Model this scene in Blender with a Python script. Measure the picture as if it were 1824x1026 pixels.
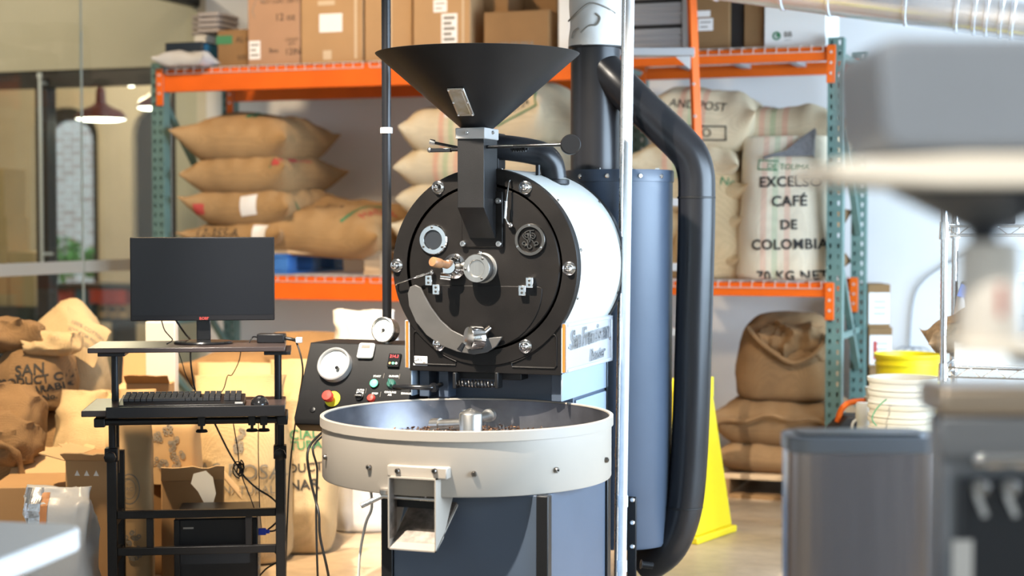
import bpy, bmesh, math, random
from mathutils import Vector, Matrix, noise
from mathutils.bvhtree import BVHTree

random.seed(7)
PI = math.pi
SC = bpy.context.scene
COL = SC.collection
for o_ in list(bpy.data.objects):
    bpy.data.objects.remove(o_, do_unlink=True)

# ------------------------------------------------------------------ camera
YAW = math.radians(20.0)          # the room's X axis runs along the rack; the camera is turned 20 deg to it
EYE = Vector((0, 0, 1.36))
FPX, CX, CY, HOR = 2980.0, 912.0, 513.0, 395.0
PITCH = math.atan((CY - HOR) / FPX)
cam_d = bpy.data.cameras.new('camera')
cam = bpy.data.objects.new('camera', cam_d)
COL.objects.link(cam)
cam.location = EYE
cam.rotation_euler = (PI / 2 - PITCH, 0, YAW)
cam_d.sensor_width = 36
cam_d.lens = 36 * FPX / 1824
cam_d.dof.use_dof = True
cam_d.dof.focus_distance = 5.35
cam_d.dof.aperture_fstop = 1.9
cam_d.clip_start = 0.05
SC.camera = cam

# ------------------------------------------------------------------ world, lights, exposure
SC.view_settings.view_transform = 'Standard'
SC.view_settings.look = 'None'
SC.view_settings.exposure = 0.55
SC.view_settings.gamma = 1.0
SC.view_settings.use_curve_mapping = False
wd = bpy.data.worlds.new('daylight')
SC.world = wd
wd.use_nodes = True
wd.node_tree.nodes['Background'].inputs[0].default_value = (0.80, 0.89, 1.0, 1)
wd.node_tree.nodes['Background'].inputs[1].default_value = 0.95


def lamp(name, kind, loc, target, energy, color, **kw):
    d = bpy.data.lights.new(name, kind)
    d.energy = energy
    d.color = color
    for k, v in kw.items():
        setattr(d, k, v)
    o = bpy.data.objects.new(name, d)
    COL.objects.link(o)
    o.location = loc
    o.rotation_euler = (Vector(target) - Vector(loc)).to_track_quat('-Z', 'Y').to_euler()
    return o


COOL = (0.62, 0.80, 1.0)
WARM = (1.0, 0.74, 0.44)
NEUT = (1.0, 0.90, 0.76)
# tall shop windows in the right-hand wall
lamp('window_daylight_side', 'AREA', (2.55, 5.6, 1.5), (-3, 6.2, .2), 470, COOL, shape='RECTANGLE', size=5.0, size_y=2.0)
lamp('window_daylight_shopfront', 'AREA', (-1.0, -1.6, 2.2), (-2.5, 6, 1.0), 14, (1.0, 0.97, 0.93), shape='RECTANGLE', size=6.0, size_y=2.6)  # soft frontal fill, added out of view behind the camera
# ceiling track spots
lamp('track_spot_roaster', 'SPOT', (-2.45, 3.15, 3.65), (-1.95, 5.1, 1.1), 1250, NEUT, spot_size=0.75, spot_blend=0.5, shadow_soft_size=0.03)
lamp('track_spot_tray', 'SPOT', (-2.9, 2.9, 3.65), (-2.1, 4.7, 0.6), 90, NEUT, spot_size=0.8, spot_blend=0.6, shadow_soft_size=0.05)
lamp('track_spot_pile', 'SPOT', (-3.6, 4.2, 3.7), (-4.1, 6.3, 0.4), 640, WARM, spot_size=1.0, spot_blend=0.7, shadow_soft_size=0.12)
lamp('track_spot_floor', 'SPOT', (-2.9, 5.4, 3.7), (-3.2, 6.9, 0.0), 520, WARM, spot_size=0.9, spot_blend=0.7, shadow_soft_size=0.12)
lamp('track_spot_rack', 'SPOT', (-4.0, 5.8, 3.8), (-3.9, 8.3, 1.7), 250, (1.0, 0.74, 0.46), spot_size=1.25, spot_blend=0.8, shadow_soft_size=0.12)
lamp('track_spot_aisle', 'SPOT', (-0.9, 6.0, 3.8), (-1.2, 7.6, 0.0), 220, (1.0, 0.82, 0.58), spot_size=1.0, spot_blend=0.8, shadow_soft_size=0.12)

lamp('track_spot_filler', 'SPOT', (-.5, -.4, 3.5), (.05, 1.6, 1.35), 300, NEUT, spot_size=.5, spot_blend=.6, shadow_soft_size=.06)  # extra spot added from the front to brighten flange and container

# ------------------------------------------------------------------ where a photo point lies in the room
CF = Vector((-math.sin(YAW), math.cos(YAW), 0))
CR = Vector((math.cos(YAW), math.sin(YAW), 0))


def ray(u, v):
    return CF + CR * ((u - CX) / FPX) + Vector((0, 0, (HOR - v) / FPX))


def at(u, v, d):
    return EYE + ray(u, v) * d


def onY(u, v, Y):
    r = ray(u, v)
    return EYE + r * (Y / r.y)


def onX(u, v, X):
    r = ray(u, v)
    return EYE + r * (X / r.x)


def onZ(u, v, z):
    r = ray(u, v)
    return EYE + r * ((z - EYE.z) / r.z)


# ------------------------------------------------------------------ mesh helpers
def frame_from(zdir, xhint=Vector((1, 0, 0))):
    z = Vector(zdir).normalized()
    x = Vector(xhint)
    x = x - z * x.dot(z)
    if x.length < 1e-5:
        x = Vector((0, 1, 0)) - z * z.y
    x.normalize()
    y = z.cross(x)
    return Matrix((x, y, z)).transposed()


class MB:
    def __init__(self, M=None):
        self.v, self.f, self.M = [], [], M

    def add(self, vs, fs):
        b = len(self.v)
        self.v += [Vector(p) if self.M is None else self.M @ Vector(p) for p in vs]
        self.f += [tuple(b + i for i in f) for f in fs]
        return self

    def box(self, c, s, R=None):
        c = Vector(c)
        vs = []
        for dz in (-.5, .5):
            for dx, dy in ((-.5, -.5), (.5, -.5), (.5, .5), (-.5, .5)):
                p = Vector((dx * s[0], dy * s[1], dz * s[2]))
                vs.append(c + (R @ p if R else p))
        return self.add(vs, [(3, 2, 1, 0), (4, 5, 6, 7), (0, 1, 5, 4), (1, 2, 6, 5), (2, 3, 7, 6), (3, 0, 4, 7)])

    def bx(self, x0, x1, y0, y1, z0, z1):
        return self.box(((x0 + x1) / 2, (y0 + y1) / 2, (z0 + z1) / 2), (abs(x1 - x0), abs(y1 - y0), abs(z1 - z0)))

    def bar(self, p0, p1, w, h, up=Vector((0, 0, 1))):
        p0, p1 = Vector(p0), Vector(p1)
        R = frame_from(p1 - p0, up)      # local x = up-ish
        return self.box((p0 + p1) / 2, (h, w, (p1 - p0).length), R)

    def cyl(self, p0, p1, r0, r1=None, n=24, cap=True):
        p0, p1 = Vector(p0), Vector(p1)
        r1 = r0 if r1 is None else r1
        R = frame_from(p1 - p0)
        vs = []
        for p, r in ((p0, r0), (p1, r1)):
            for i in range(n):
                a = 2 * PI * i / n
                vs.append(p + R @ Vector((r * math.cos(a), r * math.sin(a), 0)))
        fs = [(i, (i + 1) % n, n + (i + 1) % n, n + i) for i in range(n)]
        if cap:
            fs += [tuple(reversed(range(n))), tuple(range(n, 2 * n))]
        return self.add(vs, fs)

    def tube(self, pts, r, n=10, cap=True, closed=False):
        pts = [Vector(p) for p in pts]
        k = len(pts)
        rs = r if isinstance(r, (list, tuple)) else [r] * k
        vs = []
        prev = None
        for i, p in enumerate(pts):
            if closed:
                t = pts[(i + 1) % k] - pts[i - 1]
            else:
                t = pts[min(i + 1, k - 1)] - pts[max(i - 1, 0)]
            t.normalize()
            if prev is None:
                x = Vector((0, 0, 1)) if abs(t.z) < .9 else Vector((1, 0, 0))
            else:
                x = prev
            x = (x - t * x.dot(t)).normalized()
            prev = x
            y = t.cross(x)
            for j in range(n):
                a = 2 * PI * j / n
                vs.append(p + (x * math.cos(a) + y * math.sin(a)) * rs[i])
        fs = []
        m = k if closed else k - 1
        for i in range(m):
            for j in range(n):
                a, b = i * n + j, i * n + (j + 1) % n
                c, d = ((i + 1) % k) * n + (j + 1) % n, ((i + 1) % k) * n + j
                fs.append((a, b, c, d))
        if cap and not closed:
            fs += [tuple(reversed(range(n))), tuple(range((k - 1) * n, k * n))]
        return self.add(vs, fs)

    def lathe(self, prof, c=(0, 0, 0), axis=(0, 0, 1), n=40, closed=False, cap=True):
        R = frame_from(axis)
        c = Vector(c)
        k = len(prof)
        vs = []
        for r, z in prof:
            for i in range(n):
                a = 2 * PI * i / n
                vs.append(c + R @ Vector((r * math.cos(a), r * math.sin(a), z)))
        fs = []
        for i in range(k if closed else k - 1):
            for j in range(n):
                i2 = (i + 1) % k
                fs.append((i * n + j, i * n + (j + 1) % n, i2 * n + (j + 1) % n, i2 * n + j))
        if not closed and cap:
            if prof[0][0] > 1e-6:
                fs.append(tuple(reversed(range(n))))
            if prof[-1][0] > 1e-6:
                fs.append(tuple(range((k - 1) * n, k * n)))
        return self.add(vs, fs)

    def prism(self, poly, t0, t1, o=(0, 0, 0), ax=(1, 0, 0), ay=(0, 1, 0), az=(0, 0, 1)):
        o, ax, ay, az = Vector(o), Vector(ax), Vector(ay), Vector(az)
        n = len(poly)
        vs = [o + ax * p[0] + ay * p[1] + az * t0 for p in poly] + [o + ax * p[0] + ay * p[1] + az * t1 for p in poly]
        fs = [tuple(reversed(range(n))), tuple(range(n, 2 * n))] + [(i, (i + 1) % n, n + (i + 1) % n, n + i) for i in range(n)]
        return self.add(vs, fs)

    def ball(self, c, r, sx=1, sy=1, sz=1, n=16, m=10):
        c = Vector(c)
        vs = [c + Vector((0, 0, r * sz))]
        for i in range(1, m):
            p = PI * i / m
            for j in range(n):
                a = 2 * PI * j / n
                vs.append(c + Vector((r * sx * math.sin(p) * math.cos(a), r * sy * math.sin(p) * math.sin(a), r * sz * math.cos(p))))
        vs.append(c - Vector((0, 0, r * sz)))
        fs = [(0, 1 + j, 1 + (j + 1) % n) for j in range(n)]
        for i in range(m - 2):
            for j in range(n):
                a, b = 1 + i * n + j, 1 + i * n + (j + 1) % n
                fs.append((a, a + n, b + n, b))
        e = len(vs) - 1
        fs += [(e, 1 + (m - 2) * n + (j + 1) % n, 1 + (m - 2) * n + j) for j in range(n)]
        return self.add(vs, fs)

    def build(self, name, m, parent=None, smooth=38, bevel=0, seg=2, org=None, kind=None):
        if org is not None:
            org = Vector(org)
            self.v = [p - org for p in self.v]
        me = bpy.data.meshes.new(name)
        me.from_pydata([tuple(p) for p in self.v], [], self.f)
        bm = bmesh.new()
        bm.from_mesh(me)
        bmesh.ops.recalc_face_normals(bm, faces=bm.faces)
        bm.to_mesh(me)
        bm.free()
        if smooth:
            for p in me.polygons:
                p.use_smooth = True
            me.set_sharp_from_angle(angle=math.radians(smooth))
        me.materials.append(MAT[m] if isinstance(m, str) else m)
        o = bpy.data.objects.new(name, me)
        COL.objects.link(o)
        if org is not None:
            o.location = org
        if parent is not None:
            o.parent = parent
        if bevel:
            b = o.modifiers.new('bevel', 'BEVEL')
            b.width = bevel
            b.segments = seg
            b.limit_method = 'ANGLE'
            b.angle_limit = math.radians(40)
        if kind:
            o['kind'] = kind
        return o


def tag(o, label, cat, group=None):
    o['label'] = label
    o['category'] = cat
    if group:
        o['group'] = group
    return o


def thing(name, label, cat, loc=(0, 0, 0), rz=0.0, group=None):
    o = bpy.data.objects.new(name, None)
    COL.objects.link(o)
    o.empty_display_size = .1
    o.location = loc
    o.rotation_euler = (0, 0, rz)
    return tag(o, label, cat, group)


def struct(o, label=None):
    o['kind'] = 'structure'
    if label:
        o['label'] = label
    return o


def copy_tree(o, parent=None):
    c = o.copy()
    COL.objects.link(c)
    c.parent = parent
    for ch in list(o.children):
        copy_tree(ch, c)
    return c


def smooth_path(pts, k=6):
    pts = [Vector(p) for p in pts]
    out = []
    n = len(pts)
    for i in range(n - 1):
        p0, p1, p2, p3 = pts[max(i - 1, 0)], pts[i], pts[i + 1], pts[min(i + 2, n - 1)]
        for j in range(k):
            t = j / k
            out.append(.5 * ((2 * p1) + (p2 - p0) * t + (2 * p0 - 5 * p1 + 4 * p2 - p3) * t * t + (3 * p1 - p0 - 3 * p2 + p3) * t ** 3))
    out.append(pts[-1])
    return out


# ------------------------------------------------------------------ lettering
def text_mb(txt, size, align='CENTER', shear=0.0, spacing=1.0, ext=0.0, bold=0.0, fine=0.0):
    cu = bpy.data.curves.new('lettering', 'FONT')
    cu.body = txt
    cu.size = size
    cu.align_x = align
    cu.align_y = 'CENTER'
    cu.shear = shear
    cu.space_character = spacing
    cu.extrude = ext
    cu.offset = bold
    cu.resolution_u = 3
    o = bpy.data.objects.new('lettering', cu)
    COL.objects.link(o)
    dg = bpy.context.evaluated_depsgraph_get()
    dg.update()
    me = bpy.data.meshes.new_from_object(o.evaluated_get(dg))
    if fine:
        bm = bmesh.new()
        bm.from_mesh(me)
        for _ in range(4):
            es = [e for e in bm.edges if e.calc_length() > fine]
            if not es:
                break
            bmesh.ops.subdivide_edges(bm, edges=es, cuts=1)
            bmesh.ops.triangulate(bm, faces=[f for f in bm.faces if len(f.verts) > 4])
        bm.to_mesh(me)
        bm.free()
    vs = [v.co.copy() for v in me.vertices]
    fs = [tuple(p.vertices) for p in me.polygons]
    bpy.data.objects.remove(o, do_unlink=True)
    bpy.data.curves.remove(cu)
    bpy.data.meshes.remove(me)
    return vs, fs


def letters(txt, size, o, ax, ay, m, parent, name='printed_lettering', lift=0.001, **kw):
    """flat (or raised) lettering lying in the plane o + ax*x + ay*y of its parent's frame"""
    vs, fs = text_mb(txt, size, **kw)
    o, ax, ay = Vector(o), Vector(ax).normalized(), Vector(ay).normalized()
    az = ax.cross(ay)
    b = MB()
    b.add([o + ax * p.x + ay * p.y + az * (p.z + lift) for p in vs], fs)
    return b.build(name, m, parent, smooth=0)


def print_on(target, flat, o, ax, ay, m, name='printed_lettering', lift=0.004):
    """project flat (x, y) artwork along -az on the target's own surface; the print becomes its child"""
    me = target.data
    bvh = BVHTree.FromPolygons([v.co for v in me.vertices], [tuple(p.vertices) for p in me.polygons])
    o, ax, ay = Vector(o), Vector(ax).normalized(), Vector(ay).normalized()
    az = ax.cross(ay).normalized()
    vs, fs = flat
    out, ok = [], []
    for p in vs:
        s = o + ax * p[0] + ay * p[1]
        hit = bvh.ray_cast(s + az * .6, -az, 1.6)
        if hit[0] is None:
            out.append(s)
            ok.append(False)
        else:
            out.append(hit[0] + az * lift)
            ok.append(True)
    b = MB()
    b.add(out, [f for f in fs if all(ok[i] for i in f)])
    return b.build(name, m, target, smooth=0) if b.f else None


def flat_poly(polys, n=6):
    """grid-filled quads (x0,y0,x1,y1) for printed panels"""
    vs, fs = [], []
    for x0, y0, x1, y1 in polys:
        b = len(vs)
        for j in range(n + 1):
            for i in range(n + 1):
                vs.append((x0 + (x1 - x0) * i / n, y0 + (y1 - y0) * j / n))
        for j in range(n):
            for i in range(n):
                a = b + j * (n + 1) + i
                fs.append((a, a + 1, a + n + 2, a + n + 1))
    return vs, fs


def flat_ring(r0, r1, n=32, c=(0, 0), a0=0, a1=2 * PI, sy=1.0):
    vs, fs = [], []
    for i in range(n + 1):
        a = a0 + (a1 - a0) * i / n
        for r in (r0, r1):
            vs.append((c[0] + r * math.cos(a), c[1] + sy * r * math.sin(a)))
    for i in range(n):
        fs.append((2 * i, 2 * i + 1, 2 * i + 3, 2 * i + 2))
    return vs, fs


def flat_join(*parts):
    vs, fs = [], []
    for v, f in parts:
        b = len(vs)
        vs += [tuple(p)[:2] for p in v]
        fs += [tuple(b + i for i in q) for q in f]
    return vs, fs


def flat_text(txt, size, x=0, y=0, **kw):
    vs, fs = text_mb(txt, size, fine=.03, **kw)
    return [(p.x + x, p.y + y) for p in vs], fs


# ------------------------------------------------------------------ materials
MAT = {}


def mat(name, color, rough=.5, metal=0.0, var=0.0, vscale=4.0, var_col=None, bump=0.0, bscale=60.0, emit=None, estr=0.0,
        spec=None, trans=0.0, alpha=1.0, coat=0.0, stripes=None, weave=0.0, rvar=0.0, stretch=None, ior=None):
    m = bpy.data.materials.new(name)
    m.use_nodes = True
    nt = m.node_tree
    N, L = nt.nodes, nt.links
    b = N['Principled BSDF']
    c = (*color, 1)
    b.inputs['Base Color'].default_value = c
    b.inputs['Roughness'].default_value = rough
    b.inputs['Metallic'].default_value = metal
    if spec is not None:
        b.inputs['Specular IOR Level'].default_value = spec
    if coat:
        b.inputs['Coat Weight'].default_value = coat
        b.inputs['Coat Roughness'].default_value = .1
    if trans:
        b.inputs['Transmission Weight'].default_value = trans
    if ior:
        b.inputs['IOR'].default_value = ior
    if alpha < 1:
        b.inputs['Alpha'].default_value = alpha
    if emit:
        b.inputs['Emission Color'].default_value = (*emit, 1)
        b.inputs['Emission Strength'].default_value = estr
    need = var or bump or stripes or weave or rvar
    if need:
        tc = N.new('ShaderNodeTexCoord')
        co = tc.outputs['Object']
        if stretch:
            mp = N.new('ShaderNodeMapping')
            mp.inputs['Scale'].default_value = stretch
            L.new(co, mp.inputs['Vector'])
            co2 = mp.outputs['Vector']
        else:
            co2 = co
    last = None
    if var or rvar:
        nz = N.new('ShaderNodeTexNoise')
        nz.inputs['Scale'].default_value = vscale
        nz.inputs['Detail'].default_value = 5
        L.new(co2, nz.inputs['Vector'])
    if var:
        rp = N.new('ShaderNodeValToRGB')
        rp.color_ramp.elements[0].position = .32
        rp.color_ramp.elements[1].position = .70
        d = var_col if var_col else tuple(x * (1 - var) for x in color)
        rp.color_ramp.elements[0].color = (*d, 1)
        rp.color_ramp.elements[1].color = c
        L.new(nz.outputs['Fac'], rp.inputs['Fac'])
        last = rp.outputs['Color']
    if rvar:
        mr = N.new('ShaderNodeMapRange')
        mr.inputs['To Min'].default_value = max(.02, rough - rvar)
        mr.inputs['To Max'].default_value = min(1, rough + rvar)
        L.new(nz.outputs['Fac'], mr.inputs['Value'])
        L.new(mr.outputs['Result'], b.inputs['Roughness'])
    if stripes:
        axis, lst = stripes
        sx = N.new('ShaderNodeSeparateXYZ')
        L.new(co, sx.inputs['Vector'])
        for pos, w, col in lst:
            s = N.new('ShaderNodeMath')
            s.operation = 'COMPARE'
            s.inputs[1].default_value = pos
            s.inputs[2].default_value = w
            L.new(sx.outputs[axis], s.inputs[0])
            k = N.new('ShaderNodeMath')
            k.operation = 'MULTIPLY'
            k.inputs[1].default_value = .40
            L.new(s.outputs[0], k.inputs[0])
            mx = N.new('ShaderNodeMix')
            mx.data_type = 'RGBA'
            L.new(k.outputs[0], mx.inputs['Factor'])
            if last is None:
                mx.inputs[6].default_value = c
            else:
                L.new(last, mx.inputs[6])
            mx.inputs[7].default_value = (*col, 1)
            last = mx.outputs[2]
    hgt = None
    if weave:
        hs = []
        for dirn in ('X', 'Y', 'Z'):
            w = N.new('ShaderNodeTexWave')
            w.bands_direction = dirn
            w.inputs['Scale'].default_value = 62
            w.inputs['Distortion'].default_value = 2.5
            w.inputs['Detail'].default_value = 1
            w.inputs['Detail Scale'].default_value = 3
            L.new(co, w.inputs['Vector'])
            hs.append(w.outputs['Fac'])
        a = N.new('ShaderNodeMath')
        L.new(hs[0], a.inputs[0])
        L.new(hs[1], a.inputs[1])
        a2 = N.new('ShaderNodeMath')
        L.new(a.outputs[0], a2.inputs[0])
        L.new(hs[2], a2.inputs[1])
        hgt = a2.outputs[0]
        mr2 = N.new('ShaderNodeMapRange')
        mr2.inputs['From Max'].default_value = 3
        mr2.inputs['To Min'].default_value = 1 - weave
        mr2.inputs['To Max'].default_value = 1 + weave * .3
        L.new(hgt, mr2.inputs['Value'])
        mx = N.new('ShaderNodeVectorMath')
        mx.operation = 'SCALE'
        if last is None:
            mx.inputs[0].default_value = color
        else:
            L.new(last, mx.inputs[0])
        L.new(mr2.outputs['Result'], mx.inputs['Scale'])
        last = mx.outputs[0]
    if last is not None:
        L.new(last, b.inputs['Base Color'])
    if bump or weave:
        bp = N.new('ShaderNodeBump')
        bp.inputs['Strength'].default_value = bump if bump else .35
        bp.inputs['Distance'].default_value = .004
        if hgt is None:
            bn = N.new('ShaderNodeTexNoise')
            bn.inputs['Scale'].default_value = bscale
            bn.inputs['Detail'].default_value = 3
            L.new(co2, bn.inputs['Vector'])
            hgt = bn.outputs['Fac']
        L.new(hgt, bp.inputs['Height'])
        L.new(bp.outputs['Normal'], b.inputs['Normal'])
    MAT[name] = m
    return m


# metals and paints of the roasting line
mat('black_powder', (.011, .0105, .011), .45, spec=.35, var=.3, vscale=9, bump=.08, bscale=400)
mat('black_face', (.0085, .0068, .006), .45, spec=.28, var=.35, vscale=7, rvar=.10, bump=.05, bscale=300)
mat('black_gloss', (.012, .012, .013), .16)
mat('black_satin', (.008, .008, .009), .38, spec=.35)
mat('black_pipe', (.010, .010, .012), .32, spec=.4, rvar=.08, vscale=6)
mat('cream_drum', (.60, .61, .58), .45, bump=.30, bscale=150)
mat('tray_paint', (.36, .318, .27), .42, var=.06, vscale=3)
mat('tray_inside', (.20, .20, .22), .34, metal=.85, var=.5, vscale=7, rvar=.14)
mat('blue_grey', (.066, .090, .132), .42, var=.12, vscale=4, bump=.05, bscale=300)
mat('blue_grey_light', (.30, .38, .48), .40, var=.06, vscale=4)
mat('crescent_grey', (.085, .08, .076), .42, var=.2, vscale=12)
mat('cap_grey', (.34, .33, .32), .45)
mat('chrome', (.78, .77, .76), .10, metal=1)
mat('steel', (.58, .57, .56), .28, metal=1, rvar=.08, vscale=30)
mat('brushed', (.62, .60, .57), .33, metal=1, var=.15, vscale=60, stretch=(1, 1, .05))
mat('worn_steel', (.34, .29, .25), .5, metal=.6, var=.5, vscale=40)
mat('dark_steel', (.22, .20, .18), .28, metal=1)
mat('galvanised', (.82, .84, .86), .34, metal=.35, var=.1, vscale=30)
mat('duct_metal', (.80, .86, .95), .24, metal=.78, bump=.12, bscale=10, rvar=.06, vscale=6)
mat('plaster_wrap', (.72, .71, .68), .75, var=.18, vscale=6, bump=.8, bscale=14)
mat('plate_alloy', (.60, .62, .66), .28, metal=.35)
mat('turned_wood', (.36, .17, .075), .45, var=.3, vscale=40, stretch=(1, 1, .1))
mat('glass_dark', (.02, .022, .026), .06)
mat('copper_edge', (.75, .30, .06), .35, metal=.6)
mat('sight_amber', (.42, .36, .30), .25, var=.5, vscale=25, var_col=(.30, .22, .12))
mat('white_plastic', (.78, .79, .78), .4)
mat('white_dial', (.82, .84, .80), .5)
mat('white_print', (.80, .80, .78), .6)
mat('black_print', (.025, .024, .024), .8)
mat('grey_print', (.22, .20, .17), .8)
mat('green_print', (.05, .20, .09), .8)
mat('red_print', (.45, .06, .05), .8)
mat('red_plastic', (.62, .05, .035), .35)
mat('yellow_plastic', (.80, .72, .03), .4)
mat('green_plastic', (.015, .10, .075), .3)
mat('green_lit', (.1, .9, .4), .3, emit=(.12, 1.0, .42), estr=2.2)
mat('red_lit', (.9, .05, .05), .3, emit=(1.0, .05, .06), estr=2.0)
mat('orange_dot', (.75, .30, .10), .4)
mat('blue_connector', (.02, .06, .55), .4)
mat('bean', (.070, .030, .014), .45, var=.5, vscale=60)
mat('bean_pale', (.24, .115, .045), .55)
# furniture and electronics
mat('desk_black', (.009, .0085, .0095), .42, spec=.35)
mat('desk_top', (.055, .040, .038), .34, var=.25, vscale=8, stretch=(1, 8, 1))
mat('screen', (.006, .007, .010), .30, spec=.45)
mat('monitor_shell', (.009, .009, .011), .4, spec=.35)
mat('key_black', (.022, .022, .024), .5)
mat('pc_black', (.006, .008, .012), .4, spec=.35)
mat('cable_black', (.014, .014, .014), .5)
mat('cable_white', (.70, .68, .63), .5)
# rack
mat('orange_paint', (.80, .135, .008), .45, spec=.3, var=.15, vscale=5)
mat('teal_paint', (.13, .225, .205), .45, var=.2, vscale=10)
mat('wire_zinc', (.70, .66, .62), .4, metal=.5)
mat('deck_grey', (.42, .44, .47), .5, metal=.3)
# room
mat('wall_white', (.76, .76, .76), .85, var=.05, vscale=1.5, bump=.05, bscale=30)
mat('header_beige', (.54, .48, .37), .8, var=.08, vscale=2)
mat('column_beige', (.66, .62, .50), .8, var=.06, vscale=3)
mat('frame_dark', (.030, .022, .018), .5)
mat('pier_plaster', (.66, .56, .44), .85, var=.12, vscale=3)
mat('ceiling_grey', (.30, .29, .28), .9)
mat('film_grey', (.40, .38, .33), .8)
mat('glass_edge', (.42, .44, .40), .2)
mat('leaf_green', (.10, .28, .06), .6, var=.5, vscale=14)
# goods
mat('jute_tan', (.50, .305, .135), .9, var=.22, vscale=6, weave=.30)
mat('jute_dark', (.33, .195, .090), .9, var=.25, vscale=6, weave=.30)
mat('jute_cream', (.64, .475, .27), .9, var=.16, vscale=6, weave=.22)
mat('jute_pale', (.72, .62, .44), .9, var=.14, vscale=6, weave=.20)
mat('jute_white', (.80, .71, .55), .9, var=.10, vscale=6, weave=.15, stripes=(0, [(-.085, .014, (.70, .30, .22)), (-.03, .014, (.30, .48, .28)), (.03, .014, (.70, .30, .22))]))
RG = [(-.085, .014, (.70, .20, .15)), (-.03, .014, (.22, .42, .20)), (.03, .014, (.70, .20, .15))]
mat('jute_striped', (.72, .60, .41), .9, var=.14, vscale=6, weave=.20, stripes=(0, RG))
mat('jute_striped_y', (.68, .56, .37), .9, var=.14, vscale=6, weave=.20, stripes=(1, RG))
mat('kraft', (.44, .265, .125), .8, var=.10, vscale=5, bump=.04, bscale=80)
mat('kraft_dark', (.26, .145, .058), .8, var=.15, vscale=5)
mat('kraft_pink', (.42, .245, .145), .8, var=.08, vscale=5)
mat('kraft_pale', (.58, .395, .215), .8, var=.10, vscale=5)
mat('kraft_bag', (.52, .345, .175), .75, var=.12, vscale=7, bump=.3, bscale=18)
mat('paper_white', (.80, .79, .76), .7)
mat('label_white', (.82, .81, .80), .6)
mat('tape_clear', (.60, .47, .32), .22)
mat('navy_box', (.012, .018, .028), .4)
mat('blue_box', (.02, .12, .22), .5)
mat('bubble_wrap', (.50, .49, .48), .35, bump=.8, bscale=40)
mat('cups_grey', (.36, .32, .30), .5)
mat('black_box', (.012, .010, .010), .6)
mat('ribbed_grey', (.36, .35, .35), .5, metal=.3)
mat('pallet_wood', (.62, .45, .28), .8, var=.25, vscale=9, stretch=(1, 12, 12))
mat('pallet_blue', (.04, .18, .55), .6, var=.3, vscale=9)
mat('sign_yellow', (.86, .70, .02), .4)
mat('bucket_white', (.58, .565, .50), .45)
mat('bucket_cream', (.54, .50, .40), .45)
mat('bucket_yellow', (.86, .70, .01), .4)
mat('foil', (.62, .64, .68), .25, metal=.8, bump=.9, bscale=26)
mat('plastic_milky', (.74, .73, .72), .3, bump=.5, bscale=18)
mat('liner_grey', (.20, .20, .21), .5, var=.3, vscale=60)
mat('tote_white', (.80, .77, .71), .45)
mat('zip_blue', (.10, .22, .66), .4)
mat('table_white', (.70, .68, .66), .45)
mat('red_book', (.50, .05, .03), .6)
mat('lamp_red', (.26, .035, .025), .35)
mat('bulb', (1, .95, .85), .5, emit=(1, .90, .74), estr=9)
mat('stainless', (.46, .40, .38), .24, metal=1, bump=1.0, bscale=3.2, stretch=(3, 3, .25))
mat('hopper_smoke', (.24, .275, .33), .45, var=.15, vscale=3)
mat('flange_cream', (.92, .86, .76), .35)
mat('machine_tan', (.40, .33, .26), .3, metal=.6)
mat('machine_grey', (.20, .215, .24), .35, metal=.4)
mat('machine_dark', (.035, .04, .05), .3)
mat('jar_white', (.80, .76, .70), .35)
mat('herb', (.26, .17, .09), .8, var=.5, vscale=50, bump=.8, bscale=60)


def floor_material():
    m = bpy.data.materials.new('floor_concrete')
    m.use_nodes = True
    nt = m.node_tree
    N, L = nt.nodes, nt.links
    b = N['Principled BSDF']
    tc = N.new('ShaderNodeTexCoord')
    n1 = N.new('ShaderNodeTexNoise')
    n1.inputs['Scale'].default_value = 1.3
    n1.inputs['Detail'].default_value = 8
    L.new(tc.outputs['Object'], n1.inputs['Vector'])
    r1 = N.new('ShaderNodeValToRGB')
    r1.color_ramp.elements[0].position = .3
    r1.color_ramp.elements[0].color = (.36, .27, .185, 1)
    r1.color_ramp.elements[1].position = .72
    r1.color_ramp.elements[1].color = (.52, .415, .30, 1)
    L.new(n1.outputs['Fac'], r1.inputs['Fac'])
    n2 = N.new('ShaderNodeTexNoise')
    n2.inputs['Scale'].default_value = 14
    n2.inputs['Detail'].default_value = 6
    L.new(tc.outputs['Object'], n2.inputs['Vector'])
    r2 = N.new('ShaderNodeValToRGB')
    r2.color_ramp.elements[0].position = .3
    r2.color_ramp.elements[0].color = (.82, .82, .82, 1)
    r2.color_ramp.elements[1].position = .6
    r2.color_ramp.elements[1].color = (1, 1, 1, 1)
    L.new(n2.outputs['Fac'], r2.inputs['Fac'])
    mx = N.new('ShaderNodeMix')
    mx.data_type = 'RGBA'
    mx.blend_type = 'MULTIPLY'
    mx.inputs['Factor'].default_value = 1
    L.new(r1.outputs['Color'], mx.inputs[6])
    L.new(r2.outputs['Color'], mx.inputs[7])
    L.new(mx.outputs[2], b.inputs['Base Color'])
    b.inputs['Roughness'].default_value = .42
    MAT['floor'] = m


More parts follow.
